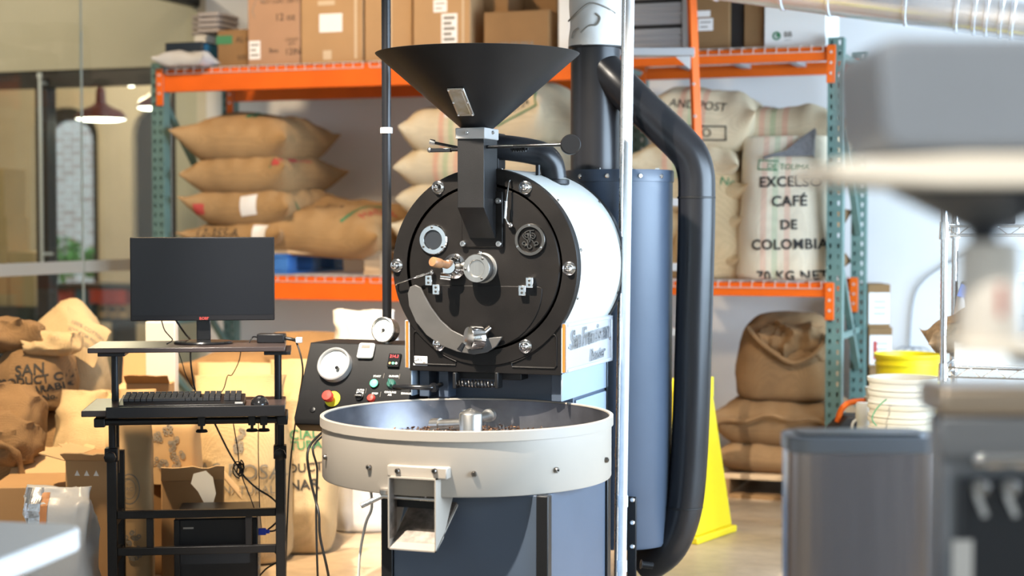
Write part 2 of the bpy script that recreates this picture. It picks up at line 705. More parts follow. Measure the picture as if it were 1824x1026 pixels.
def brick_material():
    m = bpy.data.materials.new('far_brick')
    m.use_nodes = True
    nt = m.node_tree
    N, L = nt.nodes, nt.links
    b = N['Principled BSDF']
    tc = N.new('ShaderNodeTexCoord')
    mp = N.new('ShaderNodeMapping')
    mp.inputs['Rotation'].default_value = (PI / 2, 0, 0)
    L.new(tc.outputs['Object'], mp.inputs['Vector'])
    br = N.new('ShaderNodeTexBrick')
    br.inputs['Color1'].default_value = (.30, .17, .16, 1)
    br.inputs['Color2'].default_value = (.48, .38, .40, 1)
    br.inputs['Mortar'].default_value = (.60, .58, .60, 1)
    br.inputs['Scale'].default_value = 1
    br.inputs['Mortar Size'].default_value = .012
    br.inputs['Brick Width'].default_value = .23
    br.inputs['Row Height'].default_value = .075
    L.new(mp.outputs['Vector'], br.inputs['Vector'])
    L.new(br.outputs['Color'], b.inputs['Base Color'])
    b.inputs['Roughness'].default_value = .9
    MAT['far_brick'] = m


def pane_material(name, tint=(.93, .96, .94), refl=.06):
    m = bpy.data.materials.new(name)
    m.use_nodes = True
    nt = m.node_tree
    N, L = nt.nodes, nt.links
    N.remove(N['Principled BSDF'])
    out = N['Material Output']
    t = N.new('ShaderNodeBsdfTransparent')
    t.inputs['Color'].default_value = (*tint, 1)
    g = N.new('ShaderNodeBsdfGlossy')
    g.inputs['Roughness'].default_value = .02
    lw = N.new('ShaderNodeLayerWeight')
    pw = N.new('ShaderNodeMath')
    pw.operation = 'POWER'
    pw.inputs[1].default_value = 5
    L.new(lw.outputs['Facing'], pw.inputs[0])
    fr = N.new('ShaderNodeMapRange')
    fr.inputs['To Min'].default_value = refl * .5
    fr.inputs['To Max'].default_value = .8
    L.new(pw.outputs[0], fr.inputs['Value'])
    mx = N.new('ShaderNodeMixShader')
    L.new(fr.outputs['Result'], mx.inputs['Fac'])
    L.new(t.outputs['BSDF'], mx.inputs[1])
    L.new(g.outputs['BSDF'], mx.inputs[2])
    L.new(mx.outputs['Shader'], out.inputs['Surface'])
    MAT[name] = m


floor_material()
brick_material()
pane_material('pane')
pane_material('clear_bag', (.90, .90, .90))

# ================================================================== THE SETTING
WALL_Y = 9.2
struct(MB().bx(-12, 4, -3, 13.0, -.1, 0).build('floor', 'floor'), 'pale concrete floor')
struct(MB().bx(-5.38, 2.85, WALL_Y, WALL_Y + .2, 0, 4.0).build('wall_back', 'wall_white'), 'white painted wall behind the rack')
struct(MB().bx(-12, 2.85, -2.0, 13.2, 4.0, 4.1).build('ceiling', 'ceiling_grey'))
# right-hand wall with tall windows
wr = MB()
wr.bx(2.7, 2.85, -2, 9.2, 0, .7).bx(2.7, 2.85, -2, 9.2, 3.3, 4.0)
for y0, y1 in ((-2, -1.2), (2.2, 3.0), (8.2, 9.2)):
    wr.bx(2.7, 2.85, y0, y1, .7, 3.3)
struct(wr.build('wall_right', 'wall_white'))
for k, (y0, y1) in enumerate(((-1.2, 2.2), (3.0, 8.2))):
    w = MB()
    w.bx(2.74, 2.80, y0, y1, .7, .76).bx(2.74, 2.80, y0, y1, 3.24, 3.3)
    n = 4
    for i in range(n + 1):
        yy = y0 + (y1 - y0) * i / n
        w.bx(2.74, 2.80, yy - .03, yy + .03, .7, 3.3)
    fr_ = struct(w.build('window_%d' % (k + 4), 'frame_dark'))
    MB().bx(2.765, 2.775, y0, y1, .76, 3.24).build('pane', 'pane', fr_)

# unseen wall added behind us for structured reflections: piers, sill, header, windows
wf = MB().bx(-12, 2.85, -2.2, -2.0, 0, .5).bx(-12, 2.85, -2.2, -2.0, 3.2, 4.0)
for x0, x1 in ((-12, -9.4), (-7.0, -6.2), (-3.6, -2.9), (-.6, .1), (2.2, 2.85)):
    wf.bx(x0, x1, -2.2, -2.0, .5, 3.2)
struct(wf.build('wall_front', 'pier_plaster'))
for k, (x0, x1) in enumerate(((-9.4, -7.0), (-6.2, -3.6), (-2.9, -.6), (.1, 2.2))):
    w = MB().bx(x0, x1, -2.13, -2.07, .5, .58).bx(x0, x1, -2.13, -2.07, 3.12, 3.2)
    for i in range(4):
        xx = x0 + (x1 - x0) * i / 3
        w.bx(xx - .04, xx + .04, -2.13, -2.07, .5, 3.2)
    fr_ = struct(w.build('window_%d' % (k + 8), 'frame_dark'))
    MB().bx(x0, x1, -2.105, -2.095, .58, 3.12).build('pane', 'pane', fr_)

# wall over the glazed screen on the left, its column, dark frame and panes
hd = struct(MB().bx(-10.5, -5.38, WALL_Y, WALL_Y + .2, 2.34, 4.0).build('wall_left_header', 'header_beige'), 'beige wall panel above the glazed screen')
struct(MB().bx(-5.60, -5.381, WALL_Y, WALL_Y + .2, 0, 2.34).build('trim_1', 'column_beige'), 'beige column at the end of the white wall')
p_ = onY(71, 300, WALL_Y)
px308 = onY(309, 300, WALL_Y).x
sf = struct(MB().bx(-10.5, -5.60, WALL_Y + .02, WALL_Y + .14, 2.235, 2.34).build('window_1', 'frame_dark'), 'glazed screen with dark steel frame')
MB().bx(p_.x - .045, p_.x + .045, WALL_Y + .03, WALL_Y + .13, 0, 2.235).build('post', 'frame_dark', sf)
MB().bx(px308 - .03, px308 + .03, WALL_Y + .03, WALL_Y + .13, 0, 2.235).build('post', 'frame_dark', sf)
MB().bx(-8.6, -8.5, WALL_Y + .03, WALL_Y + .13, 0, 2.235).build('post', 'frame_dark', sf)
MB().bx(p_.x + .045, px308 - .03, WALL_Y + .075, WALL_Y + .085, .02, 2.235).build('pane', 'pane', sf)
MB().bx(-8.5, p_.x - .045, WALL_Y + .075, WALL_Y + .085, .02, 2.235).build('pane', 'pane', sf)
pl = MB()
q = onY(83, 300, WALL_Y)
zt = onY(83, 141, WALL_Y).z
pl.cyl((q.x, WALL_Y - .05, 1.05), (q.x, WALL_Y - .05, zt), .011, n=14)
for zz in (1.15, zt - .03):
    pl.cyl((q.x, WALL_Y - .05, zz), (q.x, WALL_Y + .06, zz), .010, n=10)
pl.cyl((q.x, WALL_Y - .05, zt), (q.x, WALL_Y - .05, zt + .03), .018, n=14)
pl.build('pull_bar', 'white_plastic', sf)

# frameless glass partition running towards us on the left, top track, film band
GX = -5.45
gp = struct(MB().bx(GX - .03, GX + .03, 4.6, WALL_Y, 2.70, 2.80).build('window_2', 'black_satin'), 'frameless glass partition with black top track and frosted band')
y148 = onX(148, 300, GX).y
edges = [WALL_Y, y148, y148 - 1.45, y148 - 2.9]
for a, b in zip(edges[:-1], edges[1:]):
    MB().bx(GX - .005, GX + .005, b + .004, a - .004, .02, 2.70).build('pane', 'pane', gp)
    MB().bx(GX + .006, GX + .0075, b + .006, a - .006, 1.076, 1.143).build('frosted_band', 'film_grey', gp)
MB().bx(GX - .006, GX + .006, y148 - .0025, y148 + .0025, .02, 2.42).build('joint_strip', 'glass_edge', gp)
MB().bx(GX - .004, GX + .004, y148 - .0015, y148 + .0015, 2.42, 2.70).build('joint_strip', 'glass_edge', gp)
MB().bx(GX - .025, GX + .025, 4.6, WALL_Y, 0, .02).build('floor_track', 'black_satin', gp)

# far outer wall of the next room with its arched windows, and the brick house across the yard
FY = 13.0


def fx(u):
    return onY(u, 300, FY).x


def fz(u, v):
    return onY(u, v, FY).z


w1a, w1b = fx(58), fx(176)
w2a, w2b = fx(236), fx(345)
w0a, w0b = fx(-150), fx(-10)
ztop = fz(110, 192)
zsill = fz(110, 508)
fw = MB()
xs = [-12.5, w0a, w0b, w1a, w1b, w2a, w2b, -5.0]
for i in (0, 2, 4, 6):
    fw.bx(xs[i], xs[i + 1], FY, FY + .25, 0, 4.0)
for a, b in ((w0a, w0b), (w1a, w1b), (w2a, w2b)):
    fw.bx(a, b, FY, FY + .25, 0, zsill)
    n = 14
    poly = [(a, 4.0), (a, ztop - .26)]
    for i in range(1, n):
        t = PI * (1 - i / n)
        poly.append(((a + b) / 2 + (b - a) / 2 * math.cos(t), ztop - .26 + .26 * math.sin(t)))
    poly += [(b, ztop - .26), (b, 4.0)]
    for i in range(1, len(poly) - 2):
        x0, z0 = poly[i]
        x1, z1 = poly[i + 1]
        if abs(x1 - x0) < 1e-6:
            continue
        fw.prism([(x0, z0), (x1, z1), (x1, 4.0), (x0, 4.0)], 0, .25, (0, FY, 0), (1, 0, 0), (0, 0, 1), (0, 1, 0))
struct(fw.build('wall_far', 'pier_plaster', smooth=0), 'plastered outer wall with arched windows beyond the glass')
for k, (a, b) in enumerate(((w1a, w1b), (w2a, w2b))):
    n = 14
    pts = [(a + .03, FY + .12, zsill)]
    for i in range(n + 1):
        t = PI * (1 - i / n)
        pts.append(((a + b) / 2 + ((b - a) / 2 - .03) * math.cos(t), FY + .12, ztop - .29 + .26 * math.sin(t)))
    pts.append((b - .03, FY + .12, zsill))
    m = MB()
    for p0, p1 in zip(pts[:-1], pts[1:]):
        m.bar(p0, p1, .16, .075, Vector((0, 1, 0)))
    wnd = struct(m.build('window_%d' % (k + 6), 'frame_dark', smooth=0), ('arched black window frame beyond the glass', 'second arched black window frame by the rack')[k])
    if k:
        MB().bx(a + .05, a + .05 + .15, FY + .06, FY + .10, zsill, ztop - .12).build('shutter', 'frame_dark', wnd)
    MB().bx(a, b, FY + .13, FY + .14, zsill, ztop - .02).build('pane', 'pane', wnd)
bw = struct(MB().bx(-13, -5.0, 16.2, 16.5, -.5, 6).build('wall_brick', 'far_brick'), 'brick house across the yard')
lamp('courtyard_daylight', 'AREA', (-9.0, 14.4, 5.2), (-8.6, 16.2, 1.6), 230, (.80, .90, 1.0), shape='RECTANGLE', size=5, size_y=1.5)
lamp('next_room_lamp', 'POINT', (-7.6, 11.4, 2.7), (-7.6, 11.4, 0), 110, (1.0, .80, .56), shadow_soft_size=.15)
lamp('next_room_spot', 'SPOT', (-6.9, 6.6, 3.8), (-7.0, 9.2, 2.9), 190, (1.0, .84, .60), spot_size=1.5, spot_blend=.8, shadow_soft_size=.1)  # unseen spot, added to light up the beige header wall
struct(MB().bx(-12, -10.4, 3, 13, 0, 4.0).build('wall_left', 'pier_plaster'))

# planting in the yard seen through the arched window
for j, (u, v, r) in enumerate(((112, 460, .24), (172, 470, .17))):
    c = onY(u, v, 15.2)
    m = MB()
    rnd = random.Random(30 + j)
    for i in range(260):
        d = Vector((rnd.gauss(0, 1), rnd.gauss(0, 1), rnd.gauss(0, 1))).normalized() * (r * rnd.random() ** .4)
        a = Vector((rnd.gauss(0, 1), rnd.gauss(0, 1), rnd.gauss(0, 1))).normalized() * .05
        b2 = Vector((rnd.gauss(0, 1), rnd.gauss(0, 1), rnd.gauss(0, 1))).normalized() * .03
        p = c + d
        m.add([p - a, p + b2, p + a, p - b2], [(0, 1, 2, 3)])
    m.cyl((c.x, c.y, 0), (c.x, c.y, c.z), .03, n=8)
    tag(m.build('yard_shrub', 'leaf_green', smooth=0, org=(c.x, c.y, 0)), ('larger green shrub in the yard beyond the arched window', 'smaller green shrub at right edge of the arched window')[j], 'shrub', 'shrubs in the yard')

# ------------------------------------------------------------------ things in the next room
def carton(name, label, lo, hi, m, rz=0.0, group=None, cat='box', bevel=.004):
    lo, hi = Vector(lo), Vector(hi)
    c = (lo + hi) / 2
    t = thing(name, label, cat, (c.x, c.y, lo.z), rz, group)
    s = hi - lo
    MB().bx(-s.x / 2, s.x / 2, -s.y / 2, s.y / 2, 0, s.z).build('body', m, t, bevel=bevel)
    t['sx'], t['sy'], t['sz'] = s.x, s.y, s.z
    return t


cab_a, cab_b = onY(-70, 545, 9.75), onY(62, 545, 9.75)
cb = thing('low_cabinet', 'dark low cabinet with chalkboard front behind the glass', 'cabinet', ((cab_a.x + cab_b.x) / 2, 9.95, 0))
hw = (cab_b.x - cab_a.x) / 2
MB().bx(-hw, hw, -.2, .2, 0, cab_a.z).build('body', 'frame_dark', cb, bevel=.005)
MB().bx(-hw + .1, hw - .05, -.212, -.2, .35, cab_a.z - .05).build('chalkboard', 'black_box', cb, bevel=.003)
vs = flat_join(flat_ring(.035, .05, 20, (.12, 0)), flat_ring(.0, .02, 14, (.2, .05)), flat_ring(.02, .035, 16, (.2, -.05)))
MB().add([(x, -.2135, cab_a.z - .22 + y) for x, y in vs[0]], vs[1]).build('chalk_drawing', 'white_print', cb, smooth=0)
zc = cab_a.z
for j, (u0, u1, v0, v1, nm) in enumerate(((15, 61, 449, 543, 'cream carton on the low cabinet, right one'), (-40, 13, 449, 543, 'cream carton on the low cabinet, left one'),
                                          (-40, 13, 386, 444, 'cream carton second from top behind the glass'), (-40, 9, 300, 380, 'cream carton on top of the stack behind the glass'))):
    a, b = onY(u0, v1, 9.85), onY(u1, v0, 9.85)
    z0 = zc if j < 2 else zprev
    carton('cream_carton', nm, (a.x, 9.85, z0), (b.x, 10.1, b.z), 'kraft_pale', group='cream cartons behind the glass')
    zprev = b.z if j >= 1 else None

# window counter with its goods
k0, k1 = onY(86, 508, 11.6), onY(345, 508, 11.6)
ct = thing('window_counter', 'dark wooden counter shelf under the arched window', 'counter', ((k0.x + k1.x) / 2, 11.7, 0))
hw = (k1.x - k0.x) / 2
MB().bx(-hw, hw, -.15, .25, k0.z - .03, k0.z + .015).build('top', 'frame_dark', ct, bevel=.004)
for sx in (-1, -.1, 1):
    MB().bx(sx * (hw - .05) - .02, sx * (hw - .05) + .02, -.1, .2, 0, k0.z - .03).build('leg', 'frame_dark', ct)
MB().bx(-hw + .03, hw - .03, -.12, .2, .55, .58).build('lower_shelf', 'frame_dark', ct)
a, b = onY(167, 540, 11.62), onY(231, 515, 11.62)
lid = carton('red_basket', 'red basket on top of the pale upright files', (a.x, 11.55, a.z), (b.x, 11.85, b.z), 'red_book', cat='basket')
z_f = a.z
for i in range(3):
    u0 = 176 + i * 18
    a, b = onY(u0, 620, 11.6), onY(u0 + 17, 541, 11.6)
    f = thing('file_box', ('pale upright file box, leftmost under the red basket', 'pale upright file box, middle under the red basket', 'pale upright file box, rightmost under the red basket')[i], 'file box', ((a.x + b.x) / 2, 11.7, .58), 0, 'file boxes under the counter')
    w = (b.x - a.x) / 2 - .004
    MB().bx(-w, w, -.12, .15, 0, z_f - .58).build('body', 'kraft_pale', f, bevel=.006)
    MB().bx(-w * .7, w * .7, -.124, -.12, z_f - .58 - .06, z_f - .58 - .03).build('label_holder', 'black_print', f)
    MB().bx(-w, w, -.123, -.12, z_f - .58 - .012, z_f - .58).build('red_edge', 'red_book', f)
a, b = onY(93, 530, 11.62), onY(133, 516, 11.62)
carton('pink_box', 'flat pink box under the counter top', (a.x, 11.6, .58), (b.x, 11.85, b.z), 'red_print')
a, b = onY(136, 530, 11.62), onY(165, 516, 11.62)
carton('violet_box', 'flat dark blue box beside the pink one', (a.x, 11.6, .58), (b.x, 11.85, b.z), 'blue_box')

# pendant lamps of the next room
def pendant(label, u, v, d, r, glow):
    c = at(u, v, d)
    t = thing('pendant_lamp', label, 'lamp', c, 0, 'red pendant lamps of the next room')
    prof = [(r, 0), (r * .98, .02), (r * .82, .055), (r * .40, .085), (r * .20, .11), (r * .17, .20), (r * .08, .215)]
    MB().lathe(prof + [(r * .05, .215), (r * .13, .19), (r * .17, .105), (r * .38, .078), (r * .80, .048), (r * .95, .015), (r * .97, 0)], n=36).build('shade', 'lamp_red', t)
    MB().lathe([(0, .008), (r * .955, .008), (r * .955, .0), (r * .7, -.012), (0, -.02)], n=32).build('diffuser', 'bulb', t)
    MB().cyl((0, 0, .21), (0, 0, 4.0 - c.z), .008, n=8).build('cord', 'lamp_red', t)
    return t


pendant('wide red pendant lamp glowing behind the glass joint', 182, 213, 11.3, .172, 1)
pendant('red pendant lamp half hidden by the green rack post', 279, 193, 12.2, .135, 1)
c = at(236, 145, 11.0)
t = thing('bare_bulb', 'round bare bulb under the dark beam', 'bulb', c)
MB().ball((0, 0, 0), .042).build('globe', 'bulb', t)
MB().cyl((0, 0, .03), (0, 0, .10), .02, n=12).build('socket', 'black_satin', t)
MB().cyl((0, 0, .10), (0, 0, 4.0 - c.z), .006, n=8).build('cord', 'black_satin', t)

# ================================================================== THE ROASTER
R0 = Vector((-1.968, 5.137, 0))
RO = thing('coffee_roaster', 'large black and cream drum coffee roaster with round cooling tray', 'coffee roaster', R0)
ZC, RD = 1.212, .325      # drum axis height and radius


def RL(u, v, y=0.0):
    p = onY(u, v, R0.y + y)
    return p - R0


NY = Vector((0, -1, 0))


def part(m, name, mt, parent=None, **kw):
    return m.build(name, mt, RO if parent is None else parent, **kw)


def screw(parent, p, axis, r=.0055, h=.004, m='dark_steel', name='screw'):
    p, axis = Vector(p), Vector(axis).normalized()
    b = MB().lathe([(r, 0), (r, h * .6), (r * .7, h), (r * .45, h), (r * .45, h * .35), (0, h * .35)], p, axis, n=12)
    return b.build(name, m, parent)


# front casting: round plate with skirt
n = 72
za = math.sqrt(RD ** 2 - .267 ** 2)
a0 = math.atan2(-za, .267)
poly = [(-.267, .862), (.267, .862)]
for i in range(n + 1):
    a = a0 + (PI - 2 * a0) * i / n
    poly.append((RD * math.cos(a), ZC + RD * math.sin(a)))
fp = part(MB().prism(poly, 0, .035, (0, 0, 0), (1, 0, 0), (0, 0, 1), (0, 1, 0)), 'face_plate', 'black_face', bevel=.002)
part(MB().lathe([(.274, 0), (.274, .006), (.324, .006), (.325, .004), (.325, 0)], (0, 0, ZC), NY, n=80), 'face_ring', 'black_face')
part(MB().lathe([(0, .005), (.262, .005), (.266, .001), (.266, 0)], (0, 0, ZC), NY, n=80), 'door_disc', 'black_face')
# lower inspection door
poly = []
for i in range(41):
    a = PI + PI * i / 40
    poly.append((.205 * math.cos(a), 1.142 - ZC + .198 * math.sin(a)))
poly += [(.200, 1.147 - ZC), (.190, 1.150 - ZC), (-.190, 1.150 - ZC), (-.200, 1.147 - ZC)]
part(MB().prism(poly, .0045, .008, (0, 0, ZC), (1, 0, 0), (0, 0, 1), NY), 'inspection_door', 'black_face', bevel=.0015)
# corner webs with a raised rib on the skirt
for s in (-1, 1):
    pts = [(.10, .885), (.245, .885), (.252, .893), (.252, .985), (.245, .995), (.235, .990), (.19, .948), (.14, .915), (.098, .897)]
    part(MB().tube([(s * x, -.001, z) for x, z in pts], .0035, n=8, closed=True), 'rib', 'black_face')
# acorn bolts round the rim
for k, (u, v) in enumerate(((782, 334), (937, 334), (1015, 478), (937, 617), (783, 613), (708, 473))):
    p = RL(u, v)
    part(MB().lathe([(.0225, .006), (.0225, .009), (.018, .012), (.013, .0125), (.013, .022), (.0105, .027), (.0055, .0305), (0, .0315)], (p.x, 0, p.z), NY, n=20), 'rim_bolt', 'chrome')

# sight glass
p = RL(774, 427)
c = Vector((p.x, -.005, p.z))
sg = part(MB().lathe([(.050, 0), (.050, .007), (.047, .010), (.033, .010), (.030, .003), (.030, 0)], c, NY, n=48), 'sight_glass', 'chrome')
MB().lathe([(0, .004), (.031, .004), (.031, 0)], c, NY, n=36).build('glass', 'glass_dark', sg)
for a in (95, 215, 325):
    screw(sg, c + Vector((.041 * math.cos(math.radians(a)), -.010, .041 * math.sin(math.radians(a)))), NY, .004, .002)

# round emblem with scrolled monogram
p = RL(946, 427)
c = Vector((p.x, -.005, p.z))
em = part(MB().lathe([(.053, 0), (.053, .007), (.051, .010), (.042, .010), (.040, .003), (.040, 0)], c, NY, n=48), 'emblem', 'dark_steel')
MB().lathe([(0, .002), (.041, .002), (.041, 0)], c, NY, n=36).build('backing', 'black_face', em)
for a in (92, 208, 328):
    screw(em, c + Vector((.047 * math.cos(math.radians(a)), -.010, .047 * math.sin(math.radians(a)))), NY, .004, .002, 'chrome')


def spiral(cx, cz, r0, r1, a0, a1, n=18):
    return [(cx + (r0 + (r1 - r0) * i / n) * math.cos(math.radians(a0 + (a1 - a0) * i / n)),
             cz + (r0 + (r1 - r0) * i / n) * math.sin(math.radians(a0 + (a1 - a0) * i / n))) for i in range(n + 1)]


sc = MB()
mm = .001
curves = [
    spiral(-12, 15, 3, 9, 0, 420) + spiral(-15, 2, 12, 8, 60, -60)[4:],            # upper curl of the S
    [(-21, 20), (-24, 13), (-20, 6), (-12, 0), (-7, -7), (-8, -15), (-14, -20)],    # S spine
    spiral(-21, -13, 8, 3, -80, 330),                                                 # lower left curl
    [(-19, 22), (-8, 29), (5, 30), (15, 31)],                                         # top flourish
    [(0, 29), (1, 15), (0, 0), (-1, -8)],                                             # T / R stem
    spiral(9, 11, 11, 7, 110, -100), spiral(8, 11, 3, 6, 0, 300),
    [(4, 1), (10, -4), (14, -12), (20, -19)],
    spiral(23, -13, 9, 3, 240, -150), spiral(0, -22, 9, 3, 120, 470)]
for q in curves:
    pts = smooth_path([(c.x + x * mm, c.y - .006, c.z + z * mm) for x, z in q], 2)
    sc.tube(pts, .0021, n=6)
sc.build('monogram', 'dark_steel', em)

# centre bearing cap
p = RL(862, 477)
c = Vector((p.x, -.004, p.z))
bc = part(MB().lathe([(.050, 0), (.050, .008), (.040, .010), (.040, .028), (.047, .030), (.047, .062), (.045, .066), (.029, .066), (.027, .064), (.026, .060), (0, .060)], c, NY, n=48), 'bearing_cap', 'brushed')
for a in (55, 185, 300):
    screw(bc, c + Vector((.038 * math.cos(math.radians(a)), -.066, .038 * math.sin(math.radians(a)))), NY, .0042, .002)
MB().ball(c + Vector((.006, -.045, .051)), .0065, n=10, m=6).build('grease_nipple', 'chrome', bc)

# bean trier with wooden handle
p = RL(812, 474)
c = Vector((p.x, -.004, p.z))
tr = part(MB().lathe([(.041, 0), (.041, .010), (.034, .014), (.030, .018), (.030, .036), (.022, .046), (.022, .060)], c, NY, n=36), 'trier', 'chrome')
d = Vector((-.30, -1, .16)).normalized()
h0 = c + Vector((-.004, -.05, .004))
MB().lathe([(.010, 0), (.013, .010), (.012, .030), (.015, .042), (.0145, .044), (.016, .046), (.017, .075), (.0165, .082), (.014, .086), (0, .087)], h0, d, n=24).build('handle', 'turned_wood', tr)
MB().cyl(c + Vector((-.030, -.052, -.032)), c + Vector((.004, -.046, -.036)), .013, n=20).build('sample_scoop', 'chrome', tr)
MB().box(c + Vector((-.014, -.045, -.018)), (.022, .014, .03)).build('clamp', 'chrome', tr, bevel=.003)
for a in (-40, 80):
    screw(tr, c + Vector((.036 * math.cos(math.radians(a)), -.011, .036 * math.sin(math.radians(a)))), NY, .004, .003)

# hinge blocks of the inspection door
for u, v in ((769, 499), (782, 515), (948, 503), (935, 517)):
    p = RL(u, v)
    hb = part(MB().box((p.x, -.017, p.z), (.024, .025, .034)), 'hinge_block', 'chrome', bevel=.0015)
    for dz in (-.007, .007):
        screw(hb, (p.x, -.0295, p.z + dz), NY, .0042, .0015)

# temperature probes with braided leads
p0, p1, p2 = RL(773, 485), RL(745, 494), RL(713, 505)
pr = part(MB().tube([(p0.x, -.005, p0.z), (p0.x - .004, -.03, p0.z), (p0.x - .012, -.035, p0.z - .004), (p1.x, -.035, p1.z), (p2.x, -.03, p2.z), (p2.x - .006, -.02, p2.z - .004), (p2.x - .004, -.006, p2.z + .003)], .0028, n=8), 'probe', 'chrome')
MB().cyl((p0.x - .02, -.035, p0.z - .007), (p1.x + .008, -.035, p1.z + .002), .0045, n=10).build('sleeve', 'steel', pr)
MB().ball((p0.x, -.02, p0.z), .009, n=12, m=8).build('gland', 'chrome', pr)
p0, p1, p2 = RL(913, 401), RL(908, 365), RL(911, 324)
pr = part(MB().tube(smooth_path([(p0.x, -.005, p0.z), (p0.x - .004, -.028, p0.z + .004), (p1.x - .004, -.034, p0.z + .03), (p1.x, -.034, p1.z), (p1.x + .003, -.03, (p1.z + p2.z) / 2), (p2.x, -.02, p2.z), (p2.x + .002, -.006, p2.z + .004)], 4), .0030, n=8), 'probe', 'chrome')
MB().cyl((p1.x - .004, -.034, p0.z + .022), (p1.x, -.034, p1.z + .012), .0055, n=10).build('sleeve', 'chrome', pr)
MB().ball((p0.x, -.02, p0.z), .009, n=12, m=8).build('gland', 'chrome', pr)

# crescent counterweight of the bean door, chrome latch weight
out = [(727, 522), (729, 545), (741, 573), (760, 597), (785, 615), (815, 627), (845, 632), (868, 628), (885, 617), (895, 600)]
inn = [(880, 601), (858, 604), (830, 600), (805, 588), (785, 570), (768, 547), (757, 527), (750, 512), (740, 507), (731, 511)]
poly = [(RL(u, v, -.02).x, RL(u, v, -.02).z) for u, v in out + inn]
part(MB().prism(poly, .016, .025, (0, 0, 0), (1, 0, 0), (0, 0, 1), NY), 'door_counterweight', 'crescent_grey', bevel=.002)
c0, c1 = RL(835, 603, -.055), RL(848, 603, -.055)
ax_ = Vector((-.62, -.72, .02)).normalized()
cc = RL(846, 602, -.05)
lw = part(MB().lathe([(0, -.024), (.034, -.024), (.039, -.020), (.039, .020), (.036, .024), (0, .024)], cc, ax_, n=32), 'latch_weight', 'chrome')
MB().cyl(cc + Vector((.015, .0, .005)), RL(872, 584, -.02), .010, n=16).build('latch_arm', 'dark_steel', lw)
q = RL(818, 625, -.085)
MB().cyl(RL(826, 612, -.08), q, .007, .010, n=14).build('latch_pin', 'black_gloss', lw)
MB().cyl(cc, (cc.x, -.02, cc.z), .012, n=16).build('pivot', 'dark_steel', lw)

# gas label
a, b = RL(736, 651), RL(761, 635)
gl = part(MB().bx(a.x, b.x, -.002, 0, a.z, b.z), 'gas_label', 'label_white', bevel=.0008)
letters('GAS', .016, ((a.x * .68 + b.x * .32), -.002, (a.z + b.z) / 2 + .004), (1, 0, 0), (0, 0, 1), 'black_print', gl)
MB().bx(b.x - .016, b.x - .006, -.0026, -.002, a.z + .004, a.z + .012).build('printed_mark', 'grey_print', gl)
letters('-/1', .010, (b.x - .013, -.002, b.z - .011), (1, 0, 0), (0, 0, 1), 'black_print', gl)

# drum shell, rear ring
part(MB().lathe([(RD - .012, .030), (RD - .001, .031), (RD - .001, .520), (RD - .012, .521)], (0, 0, ZC), (0, 1, 0), n=96), 'drum_shell', 'cream_drum')
part(MB().lathe([(0, .520), (RD + .002, .520), (RD + .002, .548), (RD - .006, .552), (0, .552)], (0, 0, ZC), (0, 1, 0), n=96), 'rear_ring', 'black_powder')
for a in (82, 42, 10, -18):
    r = math.radians(a)
    for yy in (.045, .505):
        screw(RO, ((RD - .001) * math.cos(r), yy, ZC + (RD - .001) * math.sin(r)), (math.cos(r), 0, math.sin(r)), .0055, .004, name='shell_screw')

# side panels with the cast name plate
for s in (-1, 1):
    np_ = part(MB().bx(s * .262, s * .280, .003, .527, .868, 1.032), 'name_plate', 'plate_alloy', bevel=.002)
    MB().bx(s * .2805, s * .2725, -.001, .004, .872, 1.028).build('front_edge', 'copper_edge', np_)
    for (z0, z1, y0, y1) in ((1.018, 1.030, .01, .52), (.870, .882, .01, .52), (.870, 1.03, .005, .018), (.870, 1.03, .512, .525)):
        MB().bx(s * .279, s * .286, y0, y1, z0, z1).build('raised_border', 'plate_alloy', np_, bevel=.002)
    for yy in (.026, .505):
        screw(np_, (s * .280, yy, .95), (s, 0, 0), .005, .004)
    if s > 0:
        letters('San Franciscan', .088, (.280, .262, .975), (0, 1, .03), (0, 0, 1), 'steel', np_, 'raised_lettering', ext=.005, shear=.25, spacing=.86, bold=.0016)
        letters('Roaster', .058, (.280, .345, .908), (0, 1, .03), (0, 0, 1), 'steel', np_, 'raised_lettering', ext=.005, shear=.25, spacing=.92, bold=.001)

# cabinet under the drum
bcab = part(MB().bx(-.262, .262, .150, .527, .02, .905), 'base_cabinet', 'blue_grey', bevel=.004)
for s in (-1, 1):
    MB().bx(s * .2625, s * .268, .012, .527, .775, .868).build('side_panel', 'blue_grey_light', bcab, bevel=.003)
    MB().bx(s * .2625, s * .270, .16, .50, .05, .765).build('side_door', 'blue_grey_light', bcab, bevel=.003)
    MB().bx(s * .2625, s * .2705, .505, .512, .05, .868).build('seam', 'black_satin', bcab)
for x in (-.235, -.165, .235):
    part(MB().bx(x - .018, x + .018, .05, .12, .770, .862), 'bracket', 'blue_grey', bevel=.003)
part(MB().bx(-.12, .12, .03, .10, .838, .862), 'spring_rail', 'black_powder', bevel=.003)
# tension spring with its two eye brackets
s0, s1 = RL(811, 683, .0), RL(886, 683, .0)
hx = []
turns = 13
for i in range(turns * 14 + 1):
    t = i / (turns * 14)
    a = 2 * PI * turns * t
    rr = .012 * (.55 + .45 * math.sin(PI * min(1, max(0, t))))
    hx.append((s0.x + (s1.x - s0.x) * t, rr * math.cos(a), s0.z + rr * math.sin(a)))
part(MB().tube(hx, .0024, n=6), 'tension_spring', 'dark_steel')
for q in (s0, s1):
    part(MB().bx(q.x - .006, q.x + .006, -.012, .035, q.z - .018, q.z + .036), 'spring_bracket', 'black_powder', bevel=.003)
